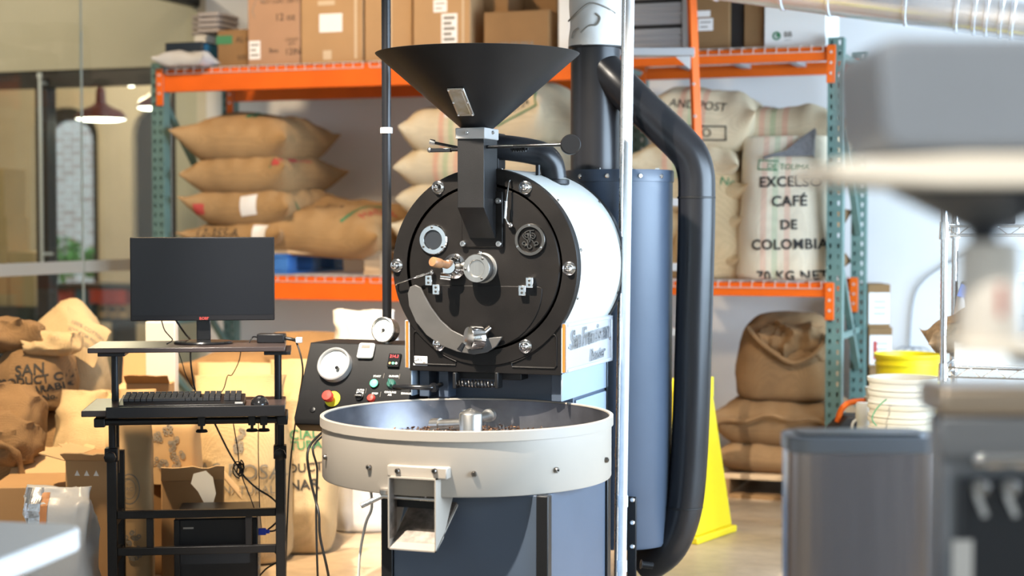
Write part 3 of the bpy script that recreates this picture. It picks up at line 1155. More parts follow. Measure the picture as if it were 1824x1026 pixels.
# bean gate lever
q0, q1 = RL(706, 690, -.02), RL(771, 691, -.02)
lv = part(MB().tube(smooth_path([(q0.x + .02, -.03, q0.z - .002), (q0.x, -.035, q0.z), (q0.x + .01, -.045, q0.z + .003), (q0.x + .07, -.045, q0.z + .004), (q1.x - .01, -.03, q1.z), (q1.x, 0, q1.z), (q1.x, .06, q1.z + .005)], 5), .0085, n=12), 'gate_lever', 'black_gloss')
MB().lathe([(0, 0), (.014, 0), (.016, .004), (.014, .018), (0, .018)], (q1.x, -.01, q1.z), NY, n=20).build('pivot', 'black_satin', lv)

# feed chute, flange, cap, hopper
CW, CP_ = .0458, .119
side = [(0, 1.295), (-.119, 1.405), (-.119, 1.628), (.004, 1.628), (.004, 1.295)]
part(MB().prism(side, -CW, CW, (0, 0, 0), (0, 1, 0), (0, 0, 1), (1, 0, 0)), 'feed_chute', 'black_powder', bevel=.002)
fl = part(MB().bx(-.075, .070, -.012, -.004, 1.275, 1.46), 'chute_flange', 'black_face', bevel=.006)
for x, z in ((-.066, 1.288), (.060, 1.288), (.058, 1.428), (-.066, 1.428)):
    MB().lathe([(.010, 0), (.010, .012), (.0085, .014), (.005, .014), (.005, .008), (0, .008)], (x, -.012, z), NY, n=16).build('cap_bolt', 'steel', fl)
cap = part(MB().bx(-.051, .051, -.125, .004, 1.626, 1.662), 'hopper_collar', 'cap_grey', bevel=.003)
screw(cap, (-.010, -.125, 1.646), NY, .006, .006, 'steel', 'collar_screw')
screw(cap, (.051, -.058, 1.648), (1, 0, 0), .006, .006, 'steel', 'collar_screw')
HC = Vector((0, -.058, 0))
zr, zn, rr_, rn = 1.900, 1.660, .331, .050
hp = part(MB().lathe([(rn, zn), (rr_ - .002, zr), (rr_, zr + .003), (rr_ - .003, zr + .004), (rr_ - .007, zr), (rn - .004, zn + .004)], HC, (0, 0, 1), n=96, closed=True), 'hopper', 'black_powder')
sl = Vector((0, -(rr_ - rn), zr - zn)).normalized()      # up along the cone's front
nrm = Vector((0, -sl.z, sl.y * -1)).normalized()
nrm = Vector((0, -(zr - zn), -(rr_ - rn))).normalized()
rm = rn + (rr_ - rn) * .335
c = HC + Vector((0, -rm, zn + (zr - zn) * .335))
Rw = Matrix((Vector((1, 0, 0)), sl, nrm)).transposed()
sw = MB().box(c + nrm * .003, (.056, .122, .006), Rw).build('sight_window', 'brushed', hp, bevel=.002)
MB().box(c + nrm * .0065, (.038, .100, .002), Rw).build('glass', 'sight_amber', hp, bevel=.008)
for ex in (-.024, .024):
    for ey in (-.056, 0, .056):
        screw(hp, c + nrm * .006 + Vector((ex, 0, 0)) + sl * ey, nrm, .0035, .003, 'chrome')

# slide-gate rods and the round-knobbed lever
zr_ = RL(800, 263, -.06).z
part(MB().tube([(-.03, -.02, zr_ + .000), (-.085, -.02, zr_ + .001), (-.155, -.045, zr_ + .016)], .005, n=10), 'gate_rod', 'black_gloss')
part(MB().lathe([(0, 0), (.010, 0), (.010, .018), (0, .018)], (-.155, -.045, zr_ + .016), (-.8, -.3, .2), n=16), 'rod_tip', 'steel')
part(MB().box((-.118, -.085, zr_ - .010), (.075, .018, .013)), 'gate_fork', 'black_gloss', bevel=.002)
part(MB().tube([(-.03, -.085, zr_ - .009), (-.155, -.085, zr_ - .009)], .0055, n=10), 'gate_rod', 'black_gloss')
part(MB().ball((-.155, -.087, zr_ - .009), .009, n=12, m=8), 'rod_tip', 'steel')
k0, k1 = Vector((.02, -.095, RL(880, 262, -.1).z)), RL(1008, 258, -.09)
part(MB().tube([k0, k1], .0058, n=12), 'lever_rod', 'black_gloss')
kd = Vector((.36, -.93, 0)).normalized()
part(MB().lathe([(0, -.022), (.029, -.022), (.032, -.019), (.032, .018), (.029, .022), (0, .022)], RL(1016, 258, -.09), kd, n=32), 'lever_knob', 'black_satin')
q = RL(925, 266, .0)
tn = MB().tube([(q.x - .03, -.0, q.z), (q.x + .03, .0, q.z)], .004, n=8)
for i in range(6):
    x = q.x - .024 + i * .0085
    tn.cyl((x, 0, q.z), (x + .004, 0, q.z), .010, n=12)
part(tn, 'adjuster_screw', 'black_satin')

# exhaust elbow behind the chute
pth = smooth_path([RL(872, 262, .20), RL(905, 264, .22), RL(945, 270, .26), RL(968, 277, .28), RL(982, 293, .30), RL(987, 318, .31)], 6)
el = part(MB().tube(pth, .043, n=28), 'exhaust_elbow', 'black_pipe')
part(MB().lathe([(.048, 0), (.052, .004), (.052, .018), (.046, .020)], RL(987, 330, .31), (0, 0, 1), n=24), 'elbow_collar', 'black_powder')
part(MB().bx(-.055, -.02, .19, .26, 1.54, 1.66), 'elbow_mount', 'black_powder', bevel=.003)
q = RL(958, 302, .2)
part(MB().cyl((q.x, .2, q.z - .02), (q.x, .2, q.z + .015), .008, n=12), 'vent_plug', 'black_satin')

# ------------------------------------------------------------------ control console
A_ = Vector((0, .100, .939))
B_ = Vector((0, -.027, .689))
cay = (A_ - B_).normalized()
caz = Vector((1, 0, 0)).cross(cay)
prof = [(.100, .939), (-.027, .689), (-.024, .668), (.020, .640), (.300, .640), (.300, .939)]
cs = part(MB().prism(prof, -.687, -.275, (0, 0, 0), (0, 1, 0), (0, 0, 1), (1, 0, 0)), 'control_console', 'black_powder', bevel=.003)


def CP(u, v):
    r = ray(u, v)
    o = EYE - R0
    t = (B_ - o).dot(caz) / r.dot(caz)
    return o + r * t


def con(m, name, mt, **kw):
    return m.build(name, mt, cs, **kw)


p = CP(598, 653)
con(MB().lathe([(.060, 0), (.061, .020), (.060, .026), (.056, .029), (.053, .027), (.051, .016), (0, .016)], p, caz, n=48), 'pressure_dial', 'cap_grey')
con(MB().lathe([(0, .0165), (.0505, .0165), (.0505, .016)], p, caz, n=40), 'dial_face', 'white_dial')
tk = MB()
for i in range(13):
    a = math.radians(150 - 120 * i / 12)
    d0, d1 = Vector((math.cos(a), math.sin(a))), Vector((-math.sin(a), math.cos(a)))
    pts = [d0 * .030 - d1 * .0006, d0 * .037 - d1 * .0006, d0 * .037 + d1 * .0006, d0 * .030 + d1 * .0006]
    tk.add([p + Vector((1, 0, 0)) * q.x + cay * q.y + caz * .0172 for q in pts], [(0, 1, 2, 3)])
con(tk, 'dial_ticks', 'grey_print', smooth=0)
letters('MAGNEHELIC', .0085, p + cay * .004, (1, 0, 0), cay, 'black_print', cs, lift=.0172)
letters('Dwyer', .014, p - cay * .020 - Vector((.012, 0, 0)), (1, 0, 0), cay, 'red_print', cs, lift=.0172, shear=.3)
ndl = MB()
dd = Vector((-.8, .45))
dd.normalize()
nd = Vector((-dd.y, dd.x))
base = Vector((.004, -.016))
pts = [base - nd * .001, base + dd * .052, base + nd * .001]
ndl.add([p + Vector((1, 0, 0)) * q.x + cay * q.y + caz * .018 for q in pts], [(0, 1, 2)])
con(ndl, 'needle', 'black_print', smooth=0)
con(MB().cyl(p + Vector((.018, 0, 0)) - cay * .016 + caz * .016, p + Vector((.018, 0, 0)) - cay * .016 + caz * .030, .0065, n=14), 'zero_knob', 'black_gloss')
# white timer
p = CP(653, 627)
Rc = Matrix((Vector((1, 0, 0)), cay, caz)).transposed()
con(MB().box(p + caz * .008, (.060, .058, .016), Rc), 'timer', 'white_plastic', bevel=.010, seg=3)
con(MB().box(p + caz * .0165 + cay * .012, (.032, .012, .001), Rc), 'timer_display', 'grey_print')
# temperature readout
p = CP(703, 644)
con(MB().box(p + caz * .006, (.044, .050, .012), Rc), 'temperature_controller', 'black_gloss', bevel=.002)
letters('214.3', .015, p + cay * .013, (1, 0, 0), cay, 'red_lit', cs, 'readout', lift=.0125)
for i, mname in enumerate(('orange_dot', 'green_lit', 'white_print')):
    con(MB().cyl(p + Vector((-.012 + .012 * i, 0, 0)) - cay * .012 + caz * .012, p + Vector((-.012 + .012 * i, 0, 0)) - cay * .012 + caz * .0135, .0042, n=12), 'soft_key', mname)
# lamps, switches, emergency stop
p = CP(667, 685)
con(MB().lathe([(.016, 0), (.016, .006), (.013, .008)], p, caz, n=24), 'button_ring', 'black_satin')
con(MB().lathe([(.0135, .006), (.0135, .012), (.010, .015), (0, .016)], p, caz, n=24), 'start_button', 'green_lit')
p = CP(697, 685)
con(MB().lathe([(.016, 0), (.016, .008), (.013, .012), (0, .012)], p, caz, n=24), 'selector_switch', 'green_plastic')
con(MB().box(p + caz * .017, (.008, .026, .012), Rc @ Matrix.Rotation(.5, 3, 'Z')), 'selector_grip', 'green_plastic', bevel=.003)
p = CP(589, 712)
con(MB().lathe([(0, .001), (.028, .001), (.028, .004), (0, .004)], p + Vector((.006, 0, 0)), caz, n=36), 'yellow_disc', 'yellow_plastic')
con(MB().lathe([(.012, .004), (.012, .018), (.019, .022), (.020, .034), (.017, .040), (0, .041)], p, caz, n=32), 'emergency_stop', 'red_plastic')
p = CP(640, 708)
con(MB().lathe([(.014, 0), (.014, .008), (0, .010)], p, caz, n=24), 'mode_switch', 'black_gloss')
con(MB().box(p + caz * .014, (.024, .007, .010), Rc), 'mode_grip', 'steel', bevel=.002)
p = CP(661, 711)
con(MB().lathe([(.014, 0), (.014, .008), (.011, .013), (0, .014)], p, caz, n=24), 'stop_button', 'red_plastic')
p = CP(556, 731)
con(MB().lathe([(.010, 0), (.010, .003), (.008, .004), (0, .004)], p, caz, n=20), 'blank_plug', 'black_satin')
for txt, u, v in (('START', 671, 671), ('BURNER', 701, 671), ('AUTO\nMODE', 641, 698), ('STOP', 667, 702), ('COOLING\nAIR', 694, 702), ('EXHAUST', 724, 702)):
    letters(txt, .0095, CP(u, v), (1, 0, 0), cay, 'white_print', cs, lift=.0006, bold=.0002)
for u, v in ((683, 670), (711, 671), (651, 697), (677, 703)):
    con(MB().box(CP(u, v) + caz * .0004, (.0012, .018, .0006), Rc), 'divider_line', 'grey_print')
# gas pressure gauge on the console's top
g = RL(684, 588, .13)
gx = Vector((-.10, -1, .10)).normalized()
gg = part(MB().lathe([(.030, -.045), (.042, -.035), (.043, 0), (.045, .002), (.045, .010), (.041, .012), (.040, .004), (0, .004)], g, gx, n=40), 'gas_gauge', 'steel')
MB().lathe([(0, .005), (.0395, .005), (.0395, .004)], g, gx, n=36).build('dial_face', 'white_dial', gg)
gy = Vector((0, 0, 1)) - gx * gx.z
gy.normalize()
gxx = gy.cross(gx)
dd = (gxx * -.62 - gy * .78).normalized()
MB().add([g + gx * .006 + gxx * .002, g + gx * .006 + dd * .032, g + gx * .006 - gxx * .002, g + gx * .006 - dd * .008], [(0, 1, 2, 3)]).build('needle', 'black_print', gg, smooth=0)
MB().cyl(g + gx * .004, g + gx * .009, .005, n=12).build('needle_hub', 'black_print', gg)
MB().cyl((g.x + .004, g.y + .02, .936), (g.x + .004, g.y + .02, g.z - .03), .011, n=14).build('stem', 'steel', gg)

# ------------------------------------------------------------------ cooling tray
T = Vector((.070, -.330, 0))
TR, TZ, TB = .4533, .767, .578
tray = part(MB().lathe([(.02, TB), (TR - .008, TB), (TR - .006, TB + .004), (TR - .006, TZ - .031), (TR, TZ - .030), (TR, TZ - .002), (TR - .003, TZ), (TR - .010, TZ), (TR - .012, TZ - .002), (TR - .013, .64)], T, (0, 0, 1), n=120, cap=False), 'cooling_tray', 'tray_paint')
MB().lathe([(0, .642), (TR - .016, .642), (TR - .014, .646), (TR - .0125, TZ - .006), (TR - .014, TZ - .005)], T, (0, 0, 1), n=96, cap=False).build('inner_liner', 'tray_inside', tray)
for u, v in ((580, 816), (657, 834), (844, 846), (991, 839), (1079, 821)):
    r = ray(u, v)
    o = EYE - R0 - T
    a2, b2, c2 = r.x ** 2 + r.y ** 2, 2 * (o.x * r.x + o.y * r.y), o.x ** 2 + o.y ** 2 - (TR - .006) ** 2
    disc = b2 * b2 - 4 * a2 * c2
    if disc > 0:
        t = (-b2 - math.sqrt(disc)) / (2 * a2)
        hpt = o + r * t
        screw(tray, hpt + T, (hpt.x, hpt.y, 0), .0085, .010, 'dark_steel', 'tray_screw')
# stirrer
hubc = T + Vector((.012, .0, 0))
st = part(MB().lathe([(.036, .66), (.036, .765), (.033, .769), (.004, .783), (0, .783)], hubc, (0, 0, 1), n=32), 'stirrer_hub', 'brushed')
e0 = onZ(775, 758, .722) - R0
e1 = onZ(871, 741, .742) - R0
MB().tube([hubc + Vector((0, 0, .735)), e0], .0165, n=18).build('stirrer_arm', 'brushed', st)
MB().tube([hubc + Vector((0, 0, .745)), e1], .0150, n=18).build('stirrer_arm', 'brushed', st)
dv = (e1 - hubc - Vector((0, 0, .745))).normalized()
MB().cyl(e1 - dv * .012, e1 + dv * .012, .021, n=20).build('arm_collar', 'brushed', st)
dv = (e0 - hubc - Vector((0, 0, .735))).normalized()
MB().cyl(e0 - dv * .02, e0 + dv * .012, .021, n=20).build('arm_collar', 'brushed', st)
MB().cyl(hubc + Vector((-.03, .02, .75)), hubc + Vector((-.03, .02, .775)), .006, n=10).build('set_screw', 'steel', st)
# beans left in the tray
rnd = random.Random(5)
for nm, mt, cnt in (('coffee_beans', 'bean', 1900), ('chaff', 'bean_pale', 260)):
    m = MB()
    for i in range(cnt):
        a = rnd.random() * 2 * PI
        rr = (TR - .03) * math.sqrt(rnd.random())
        x, y = rr * math.cos(a), rr * math.sin(a)
        hgt = .050 * math.exp(-((x + .08) ** 2 / .012 + (y - .06) ** 2 / .03)) + .012
        z = .648 + hgt + rnd.random() * .022
        d = Vector((rnd.gauss(0, 1), rnd.gauss(0, 1), rnd.gauss(0, .5))).normalized() * .0065
        e = d.cross(Vector((0, 0, 1)))
        if e.length < 1e-6:
            continue
        e = e.normalized() * .0042
        f = d.cross(e).normalized() * .0034
        p = R0 + T + Vector((x, y, z))
        m.add([p + d, p - d, p + e, p - e, p + f, p - f], [(0, 2, 4), (2, 1, 4), (1, 3, 4), (3, 0, 4), (2, 0, 5), (1, 2, 5), (3, 1, 5), (0, 3, 5)])
    o = m.build(nm, mt, org=R0 + T + Vector((0, 0, .65)), kind='stuff')
    tag(o, 'dark roasted coffee beans heaped in the cooling tray' if nm == 'coffee_beans' else 'pale chaff flakes on the beans in the cooling tray', 'coffee beans' if nm == 'coffee_beans' else 'chaff')

# discharge chute on the tray's front
yf = T.y - TR


def TL(u, v, y):
    return onY(u, v, R0.y + y) - R0


cx0, cx1 = TL(690, 900, yf - .02).x, TL(776, 900, yf - .02).x
zt_, zb_ = TL(735, 853, yf - .02).z, TL(735, 985, yf - .02).z
pa, pb = TL(690, 829, yf), TL(797, 829, yf)
dp = part(MB().bx(pa.x, pb.x, yf - .008, yf + .03, TL(740, 853, yf).z, pa.z), 'discharge_mount', 'tray_paint', bevel=.004)
for u in (707, 773):
    q = TL(u, 841, yf - .01)
    screw(dp, (q.x, yf - .008, q.z), NY, .0085, .009, 'dark_steel', 'cap_bolt')
ch = MB()
w_ = .004
for x in (cx0, cx1 - w_):
    ch.prism([(yf - .022, zt_), (yf - .022, zb_), (yf + .035, zb_ + .03), (yf + .115, TB), (yf + .115, TB + .03), (yf, zt_)], x, x + w_, (0, 0, 0), (0, 1, 0), (0, 0, 1), (1, 0, 0))
ch.prism([(yf - .022, zb_), (yf - .022, zb_ + w_), (yf + .20, TB - .005), (yf + .20, TB - .012)], cx0, cx1, (0, 0, 0), (0, 1, 0), (0, 0, 1), (1, 0, 0))
lin = MB().prism([(yf - .018, zb_ + w_), (yf - .018, zb_ + w_ + .002), (yf + .19, TB - .006), (yf + .19, TB - .010)], cx0 + w_, cx1 - w_, (0, 0, 0), (0, 1, 0), (0, 0, 1), (1, 0, 0))
lin.bx(cx0 + w_, cx0 + w_ + .0015, yf - .018, yf + .028, zb_ + .03, zt_ - .005).bx(cx1 - w_ - .0015, cx1 - w_, yf - .018, yf + .028, zb_ + .03, zt_ - .005)
ch.bx(cx0, cx1, yf - .022, yf + .03, zt_ - .004, zt_)
chute = part(ch, 'discharge_chute', 'tray_paint', smooth=30)
lin.build('chute_liner', 'worn_steel', chute, smooth=30)  # speckled steel, darkened to put the chute's inner shade into its colour
MB().cyl((cx0 + .004, yf + .012, zt_ - .065), (cx1 - .004, yf + .012, zt_ - .065), .0055, n=12).build('hinge_rod', 'steel', chute)
MB().cyl((cx1 - .045, yf + .012, zt_ - .065), (cx1 - .05, yf + .03, zt_ - .015), .004, n=10).build('gate_pin', 'steel', chute)
MB().bx(cx0 + .005, cx1 - .005, yf + .030, yf + .034, zt_ - .095, zt_ - .004).build('gate_flap', 'black_satin', chute)  # black flap enlarged to stand in for shade in the upper chute
q = TL(655, 899, yf + .02)
MB().tube([(cx0, yf + .012, zt_ - .062), (cx0 - .03, yf + .008, zt_ - .062), (q.x, yf - .03, q.z)], .0075, n=12).build('gate_handle', 'steel', chute)
MB().lathe([(.016, -.006), (.016, .006), (.010, .009), (0, .009)], (cx0 - .022, yf + .008, zt_ - .05), (0, 0, 1), n=20).build('handle_collar', 'chrome', chute)
MB().cyl((cx1, yf + .06, zt_ - .055), (cx1 + .007, yf + .06, zt_ - .055), .006, n=12).build('rod_nut', 'steel', chute)

# pedestal under the tray: black posts with blue-grey panels
bx0, bx1, by0, by1 = -.080, .442, -.645, -.016
ped = part(MB().bx(bx0 + .02, bx1 - .02, by0 + .02, by1 - .02, .012, TB), 'pedestal', 'black_satin')
for x in (bx0, bx1 - .036):
    for y in (by0, by1 - .036):
        MB().bx(x, x + .036, y, y + .036, 0, TB - .001).build('post', 'black_satin', ped, bevel=.003)
MB().bx(bx0 + .037, bx1 - .037, by0 + .008, by0 + .02, .03, TB - .002).build('front_panel', 'blue_grey', ped, bevel=.003)
MB().bx(bx1 - .02, bx1 - .008, by0 + .037, by1 - .037, .03, TB - .002).build('side_panel', 'blue_grey', ped, bevel=.003)
MB().bx(bx0 + .008, bx0 + .02, by0 + .037, by1 - .037, .03, TB - .002).build('side_panel', 'blue_grey', ped, bevel=.003)

# ================================================================== chaff cyclone with its stack and duct
K0 = at(1103, 395, 6.2)
K0.z = 0
KY = thing('chaff_cyclone', 'tall blue-grey chaff cyclone with black stack and curved black duct', 'cyclone', K0)


def kd_(p):
    return Vector(p) - K0


zl = at(1103, 302, 6.05).z
zb = at(1103, 985, 6.0).z
MB().lathe([(0, zb), (.190, zb), (.197, zb + .012), (.197, zl - .03)], (0, 0, 0), (0, 0, 1), n=72).build('body', 'blue_grey', KY)
lidp = MB().lathe([(.190, zl - .045), (.201, zl - .043), (.201, zl - .004), (.198, zl), (.0, zl)], (0, 0, 0), (0, 0, 1), n=72).build('lid', 'blue_grey', KY)
for a in (-150, -118, -86, -52, -25):
    r = math.radians(a)
    screw(lidp, (.201 * math.cos(r), .201 * math.sin(r), zl - .024), (math.cos(r), math.sin(r), 0), .008, .006, 'chrome')
for a in (-100, -60, -20):
    r = math.radians(a)
    MB().bx(-.006 + .17 * math.cos(r), .006 + .17 * math.cos(r), .17 * math.sin(r) - .006, .17 * math.sin(r) + .006, zl, zl + .006).build('lid_stud', 'chrome', KY)
sp = kd_(at(1060, 200, 6.2))
zs = at(1060, 86, 6.2).z
MB().lathe([(.0, zl - .01), (.0915, zl - .01), (.0915, zs), (0, zs)], (sp.x, sp.y, 0), (0, 0, 1), n=56).build('stack', 'black_pipe', KY)
MB().lathe([(.0915, zs - .006), (.101, zs - .005), (.101, zs + .002), (0, zs + .002)], (sp.x, sp.y, 0), (0, 0, 1), n=56).build('stack_flange', 'black_powder', KY)
wp = []
for i in range(16):
    t = i / 15
    wp.append(kd_(at(1062 + 12 * t * t, 86 - 210 * t, 6.2)))
wr_ = MB()
nn = 40
wr_.tube(wp, .105, n=nn)
for v in wr_.v:
    k = noise.noise(v * 9) * .012 + noise.noise(v * 23 + Vector((4, 1, 2))) * .006
    dirv = Vector((v.x - sp.x, v.y - sp.y, 0))
    if dirv.length > 1e-6:
        dirv.normalize()
    v += dirv * k
wo = wr_.build('insulation_wrap', 'plaster_wrap', KY, smooth=60)
cr = MB()
for q in ([(1012, 40), (1030, 22), (1050, 8), (1075, 14), (1095, 26)], [(1034, 60), (1048, 48), (1062, 46), (1068, 34), (1060, 26)], [(1018, 70), (1022, 58), (1030, 52)]):
    pts = []
    for u, v in q:
        pts.append(kd_(at(u, v, 6.2 - math.sqrt(max(.0005, .108 ** 2 - ((u - 1064) / FPX * 6.2) ** 2)))))
    cr.tube(smooth_path(pts, 4), .0035, n=6)
cr.build('wrap_seam', 'grey_print', KY)
# duct: off the stack, down past the cyclone, turning in at the floor
dpth = [kd_(at(u, v, d)) for u, v, d in ((1056, 106, 6.19), (1076, 126, 6.17), (1100, 150, 6.14), (1135, 184, 6.12), (1180, 226, 6.12), (1212, 257, 6.12), (1230, 280, 6.12), (1239, 310, 6.12), (1240.5, 345, 6.12), (1240, 420, 6.12), (1237, 560, 6.12), (1233, 720, 6.12), (1228, 830, 6.12), (1221, 900, 6.12), (1207, 950, 6.13), (1186, 985, 6.15), (1150, 1010, 6.2))]
MB().tube(smooth_path(dpth, 5), .0680, n=40).build('duct', 'black_pipe', KY)
for v in (352, 905):
    q = kd_(at(1240 - (v - 352) * .036, v, 6.12))
    MB().lathe([(.0685, -.004), (.0700, -.003), (.0700, .003), (.0685, .004)], q, (0, 0, 1), n=40).build('duct_joint', 'black_powder', KY)
# feet: strap legs with bolts
for (u, d) in ((1127, 5.985), (1168, 6.18), (1070, 6.33)):
    q = kd_(at(u, 900, d))
    lg = MB().bx(q.x - .017, q.x + .017, q.y - .006, q.y + .006, 0, zb + .20).build('leg', 'black_satin', KY, bevel=.003)
    if u == 1127:
        for v in (892, 933, 976):
            z = at(u, v, d).z
            screw(lg, (q.x + .004, q.y - .006, z), NY, .009, .008, 'chrome', 'leg_bolt')
MB().lathe([(0, .02), (.17, .02), (.17, zb + .001), (0, zb + .001)], (0, .05, 0), (0, 0, 1), n=6).build('base_ring', 'black_satin', KY) if False else None
q = kd_(at(1165, 1012, 6.0))
hk = MB().lathe([(.012, 0), (.012, .04), (.018, .045), (0, .05)], q, (-.6, -.3, .1), n=16).build('clean_out_latch', 'black_satin', KY)

# ------------------------------------------------------------------ steel conduits
pa, pb = at(1117.5, 300, 5.86), at(1110.5, 900, 5.86)
dz = (pb - pa) / (pa.z - pb.z)
top, bot = pa - dz * (3.99 - pa.z), pa + dz * (pa.z - 0.0)
cd = thing('steel_conduit', 'bright galvanised conduit pole standing beside the roaster drum', 'conduit', (bot.x, bot.y, 0))
MB().cyl(bot - cd.location, top - cd.location, .0155, n=24).build('tube', 'galvanised', cd)
for v in (895, 1012):
    q = onZ(1110, v, 0)
    z = at(1110, v, 5.86).z
    p = pa + dz * (pa.z - z) - cd.location
    MB().cyl(p - Vector((0, 0, .02)), p + Vector((0, 0, .02)), .0185, n=24).build('coupling', 'galvanised', cd)
pa, pb = at(1107.5, 300, 5.98), at(1100.5, 900, 5.98)
dz = (pb - pa) / (pa.z - pb.z)
top, bot = pa - dz * (3.99 - pa.z), pa + dz * (pa.z - 0.0)
cd = thing('thin_conduit', 'thin dull steel conduit just left of the bright pole', 'conduit', (bot.x, bot.y, 0))
MB().cyl(bot - cd.location, top - cd.location, .0095, n=16).build('tube', 'steel', cd)
for v in (803, 812):
    z = at(1102, v, 5.98).z
    p = pa + dz * (pa.z - z) - cd.location
    MB().cyl(p - Vector((0, 0, .006)), p + Vector((0, 0, .006)), .011, n=16).build('clip', 'steel', cd)
# black gas pipe on the left with its white tape
pa = at(689, 300, 5.90)
gp_ = thing('gas_pipe', 'black vertical gas pipe with a band of white tape', 'pipe', (pa.x, pa.y, .939))
MB().cyl((0, 0, 0), (0, 0, 3.05), .0165, n=24).build('tube', 'black_pipe', gp_)
z = at(689, 233, 5.90).z - .939
MB().lathe([(.0168, -.010), (.0215, -.010), (.0215, .010), (.0168, .010)], (0, 0, z), (0, 0, 1), n=24, closed=True).build('tape_band', 'label_white', gp_)

# ================================================================== PALLET RACK
RY0, RY1 = 8.06, 8.83            # front and rear uprights
XL, XM, XR = -5.00, -2.47, -1.285
ZT, ZM = 2.195, 1.065            # tops of the two beam levels
RK = thing('pallet_rack', 'teal and orange pallet rack filled with coffee sacks', 'rack', ((XL + XR) / 2, (RY0 + RY1) / 2, 0))
RKo = Vector(RK.location)


def upright(name, x, y, z1, front):
    """perforated square channel: the front face and the inner side really have holes"""
    w, d = .076, .070
    m = MB()
    step = .0508
    k = int(z1 / step)

    def cells(o, ax, cols):
        o, ax = Vector(o), Vector(ax)
        cw = w / cols
        for c in range(cols):
            for i in range(k):
                x0, x1 = c * cw, (c + 1) * cw
                z0, zz = i * step, (i + 1) * step
                hx0, hx1 = (x0 + x1) / 2 - .0065, (x0 + x1) / 2 + .0065
                hz0, hz1 = (z0 + zz) / 2 - .011, (z0 + zz) / 2 + .011
                P = lambda a, b: o + ax * a + Vector((0, 0, b))
                m.add([P(x0, z0), P(x1, z0), P(x1, zz), P(x0, zz), P(hx0 + .002, hz0), P(hx1 - .002, hz0), P(hx1, hz1), P(hx0, hz1)],
                      [(0, 1, 5, 4), (1, 2, 6, 5), (2, 3, 7, 6), (3, 0, 4, 7)])
    X, Y = x - RKo.x, y - RKo.y
    cells((X - w / 2, Y - d / 2, 0), (1, 0, 0), 2)
    m.add([(X - w / 2, Y - d / 2, 0), (X - w / 2, Y + d / 2, 0), (X - w / 2, Y + d / 2, k * step), (X - w / 2, Y - d / 2, k * step)], [(0, 1, 2, 3)])
    m.add([(X + w / 2, Y - d / 2, 0), (X + w / 2, Y + d / 2, 0), (X + w / 2, Y + d / 2, k * step), (X + w / 2, Y - d / 2, k * step)], [(0, 1, 2, 3)])
    m.bx(X - w / 2, X - w / 2 + .02, Y + d / 2 - .003, Y + d / 2, 0, k * step)
    m.bx(X + w / 2 - .02, X + w / 2, Y + d / 2 - .003, Y + d / 2, 0, k * step)
    m.bx(X - .055, X + .055, Y - .055, Y + .055, 0, .008)
    return m.build(name, 'teal_paint', RK, smooth=0)


for x in (XL, XM, XR):
    upright('upright', x, RY0, 2.255, True)
    upright('upright', x, RY1, 2.255, False)
    # lacing between front and rear post
    X = x - RKo.x
    ya, yb = RY0 - RKo.y + .035, RY1 - RKo.y - .035
    for z0, z1 in ((2.16, 2.16), (2.02, 1.30), (1.25, .60), (.80, .80), (.55, .05)):
        MB().bar((X, ya, z0), (X, yb, z1), .032, .032).build('lacing_bar', 'teal_paint', RK, bevel=.002)


def beam(x0, x1, y, z, h, front):
    X0, X1, Y = x0 - RKo.x + .038, x1 - RKo.x - .038, y - RKo.y
    m = MB()
    m.prism([(-.022, z - h), (.022, z - h), (.022, z), (-.008, z), (-.008, z - .022), (-.022, z - .022)], X0, X1, (0, Y - .01, 0), (0, 1, 0), (0, 0, 1), (1, 0, 0))
    b = m.build('beam', 'orange_paint', RK, smooth=0, bevel=.003)
    hh = max(h + .08, .18)
    for xe in (X0, X1):
        s = -1 if xe == X0 else 1
        MB().bx(xe - .022 + s * .018, xe + .022 + s * .018, Y - .046, Y - .040, z - hh + .005, z + .005).build('connector', 'orange_paint', b, bevel=.003)
        for i in range(3):
            MB().cyl((xe + s * .018, Y - .049, z - .03 - i * .05), (xe + s * .018, Y - .045, z - .03 - i * .05), .007, n=10).build('rivet', 'wire_zinc', b)
    return b


for z in (ZT, ZM):
    for y in (RY0, RY1):
        beam(XL, XM, y, z, .122, y == RY0)
        beam(XM, XR, y, z, .066, y == RY0)


# wire decks resting on the beams, lapping over the front
def deck(label, x0, x1, z, group):
    o = Vector(((x0 + x1) / 2, (RY0 + RY1) / 2, z))
    t = thing('wire_deck', label, 'wire deck', o, 0, group)
    hw, hd = (x1 - x0) / 2, (RY1 - RY0) / 2
    m = MB()
    k = int((x1 - x0) / .056)
    for i in range(k + 1):
        x = -hw + 2 * hw * i / k
        m.bx(x - .0022, x + .0022, -hd - .034, hd + .01, .001, .006)
        m.bx(x - .0022, x + .0022, -hd - .036, -hd - .0325, -.026, .006)
    for j in range(8):
        y = -hd + 2 * hd * j / 7
        m.bx(-hw, hw, y - .002, y + .002, .005, .009)
    m.bx(-hw, hw, -hd - .037, -hd - .0325, -.029, -.025)
    m.build('wire_mesh', 'wire_zinc', t, smooth=0)
    for xx in (-.55, 0, .55):
        MB().bx(xx * hw - .02, xx * hw + .02, -hd + .02, hd - .02, -.028, .0005).build('support_channel', 'deck_grey', t)
    return t


for z, lv in ((ZT + .002, 'top'), (ZM + .002, 'middle')):
    wm = (XM - XL) / 2
    deck('wire deck on the %s level at the far left of the rack' % lv, XL + .06, XL + wm - .02, z, 'wire decks of the rack')
    deck('wire deck on the %s level behind the roaster' % lv, XL + wm + .02, XM - .06, z, 'wire decks of the rack')
    deck('wire deck on the %s level at the right of the rack' % lv, XM + .06, XR - .06, z, 'wire decks of the rack')

